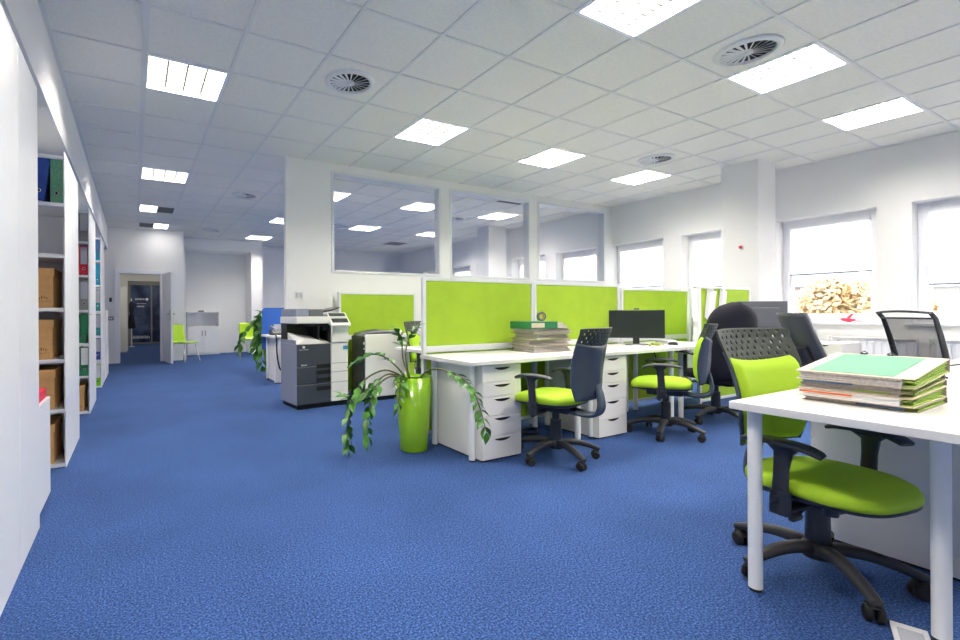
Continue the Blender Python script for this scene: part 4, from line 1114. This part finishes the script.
mo = obj('computer_mouse', superseat(MB(), .06, .10, [(.0, .95, 0), (.01, 1, 0), (.025, .85, 0), (.032, .5, 0), (.033, .2, 0)], 2.2), 'blackp', loc=(4.86, 2.82, DZ)); tag(mo, 'black computer mouse to the right of the cable', 'mouse')
# folder stack
stk = [(.0, .062, 'drab', 'bottom grey brown folder of the stack on the far desk'), (.062, .050, 'beige', 'second folder from the bottom of the far desk stack'),
       (.112, .050, 'yellowgreen', 'yellow green sleeved folder in the middle of the far stack'), (.162, .040, 'drab', 'grey folder just below the green binder')]
def folder(name, label, loc, rotz, w, d, h, cover, pages, cat='folder', group=None, cover_t=.003, extra=None):
    t = thing(name, label, cat, loc, rotz, group)
    obj('back_cover', MB().box(-w / 2, -d / 2, 0, w / 2, d / 2, cover_t), cover, t)
    obj('front_cover', MB().box(-w / 2, -d / 2, h - cover_t, w / 2, d / 2, h), cover, t)
    pb_ = MB(); q_ = 5
    for i in range(q_):
        e1 = .010 + .022 * ((i * 53 + int(h * 1e4)) % 7) / 7; e2 = .008 + .03 * ((i * 31 + int(w * 1e3)) % 5) / 5
        pb_.box(-w / 2 + e1, -d / 2 + e2, cover_t + (h - 2 * cover_t) * i / q_, w / 2 - e2, d / 2 - e1, cover_t + (h - 2 * cover_t) * (i + .86) / q_)
    obj('page_block', pb_, pages, t)
    return t
rnd = random.Random(5)
for k, (z, h_, cv, l) in enumerate(stk):
    folder('document_folder', l, (3.20 + rnd.uniform(-.02, .02), 3.03 + rnd.uniform(-.015, .015), DZ + z + .0005), radians(-6 + rnd.uniform(-7, 7)), .44 + rnd.uniform(-.03, .03), .30, h_ - .001, cv, 'plumpaper', group='folders stacked on the far desk')
gb = thing('binder', 'dark green binder lying on top of the far desk stack', 'binder', (3.17, 3.03, DZ + .203), radians(-8))
obj('cover', MB().box(-.20, -.145, 0, -.195, .14, .062).box(-.195, -.145, 0, .09, -.14, .062).box(-.195, -.14, 0, .10, .14, .003).box(-.195, -.14, .059, .10, .14, .062), 'dgreen', gb, bevel=.001)
obj('spine_label', MB().box(-.185, -.1465, .012, -.05, -.145, .05), 'beige', gb)
obj('pages', MB().box(-.19, -.135, .006, .20, .135, .03).box(-.17, -.13, .03, .16, .13, .054), 'plumpaper', gb)
tr2 = thing('tape_roll', 'grey roll of tape standing on the green binder', 'tape', (3.24, 3.06, DZ + .2655 + .042), radians(-20))
obj('tape', MB().lathe([(.026, -.012), (.042, -.012), (.042, .012), (.026, .012), (.026, -.012)], n=32, T=Matrix.Rotation(radians(90), 4, 'X')), 'tapegray', tr2)
obj('core', MB().lathe([(.020, -.012), (.026, -.012), (.026, .012), (.020, .012), (.020, -.012)], n=32, T=Matrix.Rotation(radians(90), 4, 'X')), 'card', tr2)

# near folders: bound edge at +X is thicker, green index pages show on the short side
def wedge(mb, x0, x1, y0, y1, f0, f1, zl, hl, zr, hr_, w):
    def zz(x, f): u = (x + w / 2) / w; return (zl + hl * f) * (1 - u) + (zr + hr_ * f) * u
    vs = [(x0, y0, zz(x0, f0)), (x1, y0, zz(x1, f0)), (x1, y1, zz(x1, f0)), (x0, y1, zz(x0, f0)), (x0, y0, zz(x0, f1)), (x1, y0, zz(x1, f1)), (x1, y1, zz(x1, f1)), (x0, y1, zz(x0, f1))]
    return mb.add(vs, [(0, 3, 2, 1), (4, 5, 6, 7), (0, 1, 5, 4), (1, 2, 6, 5), (2, 3, 7, 6), (3, 0, 4, 7)])
def near_folder(zl, hl, zr, hr_, label, cover, pages, dx=0, dy=0, rot=0, w=.37, d=.315, top=False, strips=(), tabs=True):
    t = thing('document_folder', label, 'folder', (2.505 + dx, .695 + dy, DZ + .0005), radians(rot), 'folders piled on the foreground desk')
    g_ = (zl, hl, zr, hr_, w)
    obj('back_cover', wedge(MB(), -w / 2, w / 2, -d / 2, d / 2, 0, .06, *g_), cover, t)
    fc = obj('front_cover', wedge(MB(), -w / 2 - .002, w / 2, -d / 2, d / 2, .94, 1.0, *g_), cover, t)
    obj('spine', wedge(MB(), w / 2, w / 2 + .003, -d / 2, d / 2, 0, 1, *g_), 'drab', t)
    p_ = MB(); L_ = 4
    for i in range(L_):
        wedge(p_, -w / 2 + .004 + .004 * ((i * 7) % 3), w / 2 - .004, -d / 2 + .034, d / 2 - .006 - .003 * ((i * 5) % 3), .07 + .86 * i / L_, .07 + .86 * (i + .9) / L_, *g_)
    obj('page_block', p_, pages, t)
    for (a, b_, z0, z1, m_) in strips: obj('coloured_sheet', wedge(MB(), -w / 2 + .001, -w / 2 + .08, a, b_, z0, z1, *g_), m_, t)
    if tabs:
        g = MB(); k = 7
        for i in range(k):
            wedge(g, -w / 2 + .012 + .012 * ((i * 3) % 4), w / 2 - .006, -d / 2 + .004 + .012 * ((i * 37) % 5) / 5, -d / 2 + .05, .08 + .84 * i / k, .08 + .84 * (i + .72) / k, *g_)
        obj('index_pages', g, 'leafdiv', t, label='fanned green index pages')
    if top:
        obj('mint_sheet', wedge(MB(), -w / 2 + .014, w / 2 - .02, -d / 2 + .055, d / 2 - .035, 1.0, 1.03, *g_), 'mint', fc)
        for y in (d / 2 - .09, d / 2 - .17):
            g = MB(); z = zr + hr_; g.box(w / 2 - .012, y - .009, z, w / 2 + .004, y + .009, z + .005); g.tube([(w / 2 - .004, y - .012, z + .004), (w / 2 + .006, y, z + .012), (w / 2 - .002, y + .012, z + .005)], .002)
            obj('binding_clip', g, 'blackp', fc)
    return t
near_folder(.0, .016, 0, .022, 'bottom folder of the foreground pile, flat against the desk', 'drab', 'plumpaper', .0, -.004, .8, strips=((-.12, .0, .3, .6, 'bluepaper'),), w=.35)
near_folder(.0165, .030, .0225, .040, 'thick folder with the orange sheet edge in the foreground pile', 'beige', 'paper', -.01, .0, 0, strips=((.0, .152, .55, .75, 'orange'),))
near_folder(.047, .016, .063, .024, 'folder of white loose sheets in the middle of the pile', 'beige', 'plumpaper', .006, .003, -.6, strips=((-.1, .0, .4, .6, 'leafdiv'),), w=.36)
near_folder(.0635, .018, .0875, .026, 'folder with blue sheet edges, second from the top of the pile', 'drab', 'plumpaper', .004, .004, .5, strips=((.0, .145, .5, .8, 'bluepaper'),), w=.36)
near_folder(.082, .033, .114, .051, 'top folder of the foreground pile with mint green cover sheet', 'beige', 'plumpaper', .0, .0, 0, w=.385, d=.325, top=True)
# loose things on the far part of the near row
sp = thing('paper_sheets', 'loose white sheets on the desk right of the folder pile', 'papers', (4.1, .62, DZ), radians(12))
obj('sheet', MB().box(-.15, -.1, .0005, .15, .11, .0015), 'paper', sp); s_ = obj('sheet', MB().box(-.15, -.1, .0017, .15, .11, .0027), 'paper', sp, rotz=radians(20), loc=(.1, .12, 0))
wire('black_cable', 'looped dark cable on the desk at the right edge', [(3.6, .72, DZ + .005), (3.8, .80, DZ + .03), (4.05, .74, DZ + .045), (4.2, .62, DZ + .02), (4.0, .66, DZ + .005), (3.75, .7, DZ + .02), (3.9, .56, DZ + .005)], .005, 'cableblk')
# cables under the far desks
wire('black_cable', 'black cable trailing on the carpet under the far desk', [(3.0, 3.05, .012), (3.1, 3.0, .012), (3.2, 3.08, .012), (3.15, 3.15, .012), (3.02, 3.1, .02), (2.9, 3.0, .012)], .010, 'cableblk')
wire('black_cable', 'cable loops hanging by the screen under the third desk', [(5.2, 3.26, .70), (5.25, 3.2, .45), (5.35, 3.15, .3), (5.5, 3.2, .42), (5.6, 3.26, .68)], .006, 'cableblk')
# far side desk things
mini = thing('desk_gadget', 'small white desk gadget on a stand beyond the first screen', 'desk gadget', (2.45, 3.85, DZ))  # small white gadget on a stand, gives no light
obj('gadget_base', MB().box(-.05, -.04, 0, .05, .04, .02), 'paper', mini, bevel=.004); obj('gadget_stem', MB().cyl((0, 0, .02), (0, 0, .12), .01), 'paper', mini)
obj('gadget_head', MB().lathe([(0, .12), (.035, .13), (.04, .16), (.02, .20), (.006, .25), (0, .26)], n=20), 'paper', mini)
tray_ = thing('letter_tray', 'black letter tray with papers on the far side desk', 'letter tray', (2.68, 3.9, DZ))
obj('tray', MB().box(-.14, -.12, 0, .16, .12, .004).box(-.14, -.12, .004, -.135, .12, .05).box(.155, -.12, .004, .16, .12, .05).box(-.135, .115, .004, .155, .12, .05), 'blackp', tray_)
obj('sheets', MB().box(-.12, -.11, .004, .14, .11, .04), 'paper', tray_)

# ================================================================== DESK WITH BLUE SCREEN BEYOND THE COPIER
desk(1.84, 3.12, 7.10, .72, 'white desk with a blue screen beyond the copier')
drawer_unit('white drawer unit under the desk with the blue screen', (2.12, 7.12, 0), 0, P0)
bs = thing('blue_screen', 'blue fabric desk screen with rounded corners', 'partition screen', (2.48, 7.84, .735))
V = []; w_ = .62; zt = .44; r_ = .06; out = [(-w_, -.25), (w_, -.25)] + [(w_ - r_ + r_ * cos(a), zt - r_ + r_ * sin(a)) for a in [pi / 2 * i / 6 for i in range(7)]] + [(-w_ + r_ - r_ * sin(a), zt - r_ + r_ * cos(a)) for a in [pi / 2 * i / 6 for i in range(7)]]
n = len(out); q = MB(); q.add([(x, -.012, z) for x, z in out] + [(x, .012, z) for x, z in out], [tuple(range(n)), tuple(reversed(range(n, 2 * n)))] + [(i, n + i, n + (i + 1) % n, (i + 1) % n) for i in range(n)])
obj('fabric_panel', q, 'bluef', bs); obj('clamps', MB().box(-.5, -.03, -.04, -.46, .0, .03).box(.46, -.03, -.04, .5, 0, .03), 'alu', bs)
ph = thing('telephone', 'grey desk telephone in front of the blue screen', 'telephone', (2.02, 7.45, DZ), radians(8))
obj('phone_body', MB().add([(-.11, -.09, 0), (.11, -.09, 0), (.11, .10, 0), (-.11, .10, 0), (-.11, -.09, .03), (.11, -.09, .03), (.11, .10, .09), (-.11, .10, .09)], [(0, 3, 2, 1), (4, 5, 6, 7), (0, 1, 5, 4), (1, 2, 6, 5), (2, 3, 7, 6), (3, 0, 4, 7)]), 'blackp', ph, bevel=.006)
obj('handset', MB().sweep([(-.075, -.09, .06), (-.075, -.06, .10), (-.075, .03, .125), (-.075, .08, .14), (-.075, .10, .115)], [.05, .035, .035, .035, .05], [.03, .025, .022, .025, .03]), 'grille', ph)
obj('phone_screen', MB().box(-.02, .11, .06, .10, .118, .17), 'graylabel', ph, bevel=.003)
wire('phone_cord', 'dark cord hanging down from the telephone desk', [(1.97, 7.32, DZ + .01), (1.90, 7.12, DZ + .012), (1.89, 7.06, DZ - .02), (1.90, 7.055, .45), (1.94, 7.05, .24), (2.0, 7.055, .24), (2.03, 7.055, .45), (2.03, 7.05, .70)], .012, 'cableblk')
ht = thing('headset', 'pale telephone headset laid over the telephone', 'headset', (2.18, 7.36, DZ))
obj('headband', MB().tube([(.08 * cos(a), .0, .02 + .10 * sin(a)) for a in [pi * i / 12 for i in range(13)]], .006), 'graylabel', ht)
obj('ear_pads', MB().cyl((-.08, -.01, .025), (-.06, -.01, .025), .024).cyl((.08, -.01, .025), (.06, -.01, .025), .024), 'blackp', ht)

# ================================================================== FAR END
fc_ = thing('office_cupboard', 'white cupboard with open upper shelf at the far wall', 'cupboard', (1.60, 13.15, 0))
w_, d_, h_ = .40, .34, 1.13
obj('frame', MB().box(-w_, 0, 0, -w_ + .02, d_, h_).box(w_ - .02, 0, 0, w_, d_, h_).box(-w_ + .02, 0, h_ - .022, w_ - .02, d_, h_).box(-w_ + .02, d_ - .01, .02, w_ - .02, d_, h_ - .022).box(-w_ + .02, .0, .72, w_ - .02, d_ - .01, .74).box(-w_ + .02, .02, 0, w_ - .02, d_ - .01, .06), 'lamin', fc_, bevel=.002)
for s in (-1, 1):
    dd_ = obj('door', MB().box(min(0, s * (w_ - .022)) + (.002 if s > 0 else 0), -.003, .06, max(0, s * (w_ - .022)) - (.002 if s < 0 else 0), .015, .718), 'lamin', fc_, bevel=.002)
    obj('handle', MB().box(s * .04 - .008, -.022, .50, s * .04 + .008, -.003, .64), 'greyhandle', dd_, bevel=.002)
for k, (x, l) in enumerate(((1.5, 'left curled paper lying inside the far cupboard shelf'), (1.78, 'right curled paper lying inside the far cupboard shelf'))):
    q = MB(); V = []
    for i in range(9): V += [(-.12 + .03 * i, -.1, .006 + .022 * abs(sin(i * .6))), (-.12 + .03 * i, .1, .006 + .022 * abs(sin(i * .6)))]
    q.add(V, [(2 * i, 2 * i + 2, 2 * i + 3, 2 * i + 1) for i in range(8)], True)
    tag(obj('curled_paper', q, 'paper', loc=(x, 13.28, .74), solid=.004), l, 'paper')
st_ = thing('stapler', 'small dark stapler on top of the far cupboard', 'stapler', (1.55, 13.3, 1.1305)); obj('stapler_base', MB().box(-.07, -.02, 0, .07, .02, .012), 'blackp', st_, bevel=.002); obj('stapler_arm', MB().box(-.06, -.015, .014, .07, .015, .035), 'blackp', st_, bevel=.004)
sw = thing('wall_switch', 'grey framed switch on the wall left of the doorway', 'switch', (-.455, 11.899, .99)); obj('plate', MB().box(-.055, -.012, -.04, .055, 0, .04), 'graym', sw, bevel=.003); obj('rocker', MB().box(-.035, -.016, -.02, .035, -.012, .02), 'label', sw, bevel=.002)
kr = thing('card_reader', 'small dark reader on the wall above the switch', 'card reader', (-.455, 11.899, 1.40)); obj('reader_body', MB().box(-.025, -.02, -.045, .025, 0, .045), 'blackp', kr, bevel=.005); obj('reader_light', MB().box(-.008, -.022, .015, .008, -.02, .022), 'redplastic', kr)
ws_ = thing('wall_switch', 'white double switch on the solid part of the partition wall', 'switch', (1.78, 5.609, 1.31)); obj('plate', MB().box(-.045, -.01, -.045, .045, 0, .045), 'label', ws_, bevel=.003)
obj('rocker', MB().box(-.035, -.014, -.03, -.003, -.01, .03), 'graylabel', ws_, bevel=.002); obj('rocker', MB().box(.003, -.014, -.03, .035, -.01, .03), 'graylabel', ws_, bevel=.002)
# corridor things
ccab = thing('tall_cabinet', 'pale tall cabinet inside the corridor at its left', 'cabinet', (-.39, 15.45, 0)); obj('body', MB().box(-.2, -.2, 0, .2, .3, 1.85), 'creamwall', ccab, bevel=.003); obj('door', MB().box(-.198, -.218, .03, .198, -.2, 1.83), 'creamwall', ccab, bevel=.003)
cs = thing('coat_stand', 'slim pale stand in the corridor before the glass door', 'coat stand', (-.085, 17.6, 0)); obj('pole', MB().cyl((0, 0, 0), (0, 0, 1.6), .018), 'alu', cs); obj('foot', MB().cyl((0, 0, 0), (0, 0, .02), .09), 'alu', cs)
cj = MB(); V = []
prof = [(.02, 1.50), (.06, 1.42), (.07, 1.22), (.05, 1.14), (.045, 1.10), (.08, 1.0), (.10, .80), (.125, .62), (.05, .60)]
cj.lathe(prof, n=20, T=Matrix.Diagonal((1, .7, 1, 1))); tag(obj('dark_jacket', cj, 'blackf', loc=(-.085, 17.57, .0)), 'dark jacket hanging on the stand in the corridor', 'jacket')
cl = thing('corridor_fill_light', 'unseen square lamp added to light the corridor', 'ceiling light', (.3, 14.2, 2.6)); obj('lamp_diffuser', MB().box(-.25, -.25, -.02, .25, .25, -.012), 'lamphalf', cl); obj('housing', MB().box(-.27, -.27, -.012, .27, .27, 0), 'louvre', cl)  # both corridor lamps are out of view, added to brighten it
cl2 = dup(cl, (.35, 17.4, 2.6), 0, 'unseen square lamp added in the corridor close to the glass door')

# ================================================================== WINDOW SIDE THINGS
def radiator(y0, y1, label):
    t = thing('radiator', label, 'radiator', (7.68, (y0 + y1) / 2, 0), 0, 'white panel radiators')
    w = (y1 - y0) / 2; b = MB(); n = int((y1 - y0) / .062)
    b.box(-.045, -w, .16, .03, w, .74)
    for i in range(n): y = -w + .025 + i * (2 * w - .05) / (n - 1); b.box(-.075, y - .017, .19, -.045, y + .017, .71)
    obj('panel', b, 'radiator', t, bevel=.004)
    obj('top_grille', MB().box(-.078, -w, .74, .035, w, .752), 'vent', t)
    obj('valve', MB().cyl((-.01, w, .70), (-.01, w + .05, .70), .012).cyl((-.01, w + .04, .70), (-.01, w + .04, .76), .02).cyl((-.01, w + .05, .2), (-.01, w + .05, .7), .008), 'vent', t)
    obj('bracket', MB().box(.03, -w + .1, .3, .089, -w + .14, .6).box(.03, w - .14, .3, .089, w - .1, .6), 'vent', t)
radiator(1.75, 2.46, 'white radiator directly under the window with the red bird')
radiator(.75, 1.60, 'white radiator at the far right behind the mesh chair')
bd = thing('bird_ornament', 'coral red bird ornament on the window sill', 'ornament', (7.80, 2.36, ZS + .0005), radians(60)); bd.scale = (.72, .72, .62)
obj('bird_body', MB().sweep(spline([(-.12, 0, .05), (-.06, 0, .045), (0, 0, .045), (.07, 0, .05), (.11, 0, .065), (.15, 0, .055)], 4), [.01, .03, .07, .07, .05, .008, ] if 0 else [.01 + .07 * sin(pi * i / 20) ** .8 for i in range(21)], [.01 + .06 * sin(pi * i / 20) ** .8 for i in range(21)]), 'redplastic', bd)
obj('wing', MB().add([(-.02, 0, .07), (.05, 0, .07), (-.10, .05, .17), (-.13, .04, .165)], [(0, 1, 2, 3)]), 'redplastic', bd, solid=.006)
obj('tail', MB().add([(-.10, -.02, .03), (-.10, .02, .03), (-.20, .03, .02), (-.20, -.03, .02)], [(0, 1, 2, 3)]), 'redplastic', bd, solid=.006)
obj('stand', MB().cyl((0, 0, 0), (0, 0, .02), .03), 'redplastic', bd)
tag(obj('wall_button', MB().lathe([(0, 0), (.018, 0), (.022, -.006), (0, -.012)], n=20, T=Matrix.Translation((6.929, 3.14, 1.91)) @ Matrix.Rotation(radians(90), 4, 'Y')), 'redplastic'), 'small red button on the square column', 'button')
# floor plate by the foreground leg
fo = thing('floor_socket', 'light metal floor plate beside the foreground desk leg', 'floor socket', (2.235, .525, 0), radians(20)); obj('plate', MB().box(-.09, -.045, 0, .09, .045, .006), 'label', fo, bevel=.002); obj('socket_lid', MB().box(-.05, -.03, .006, .05, .03, .009), 'graylabel', fo)
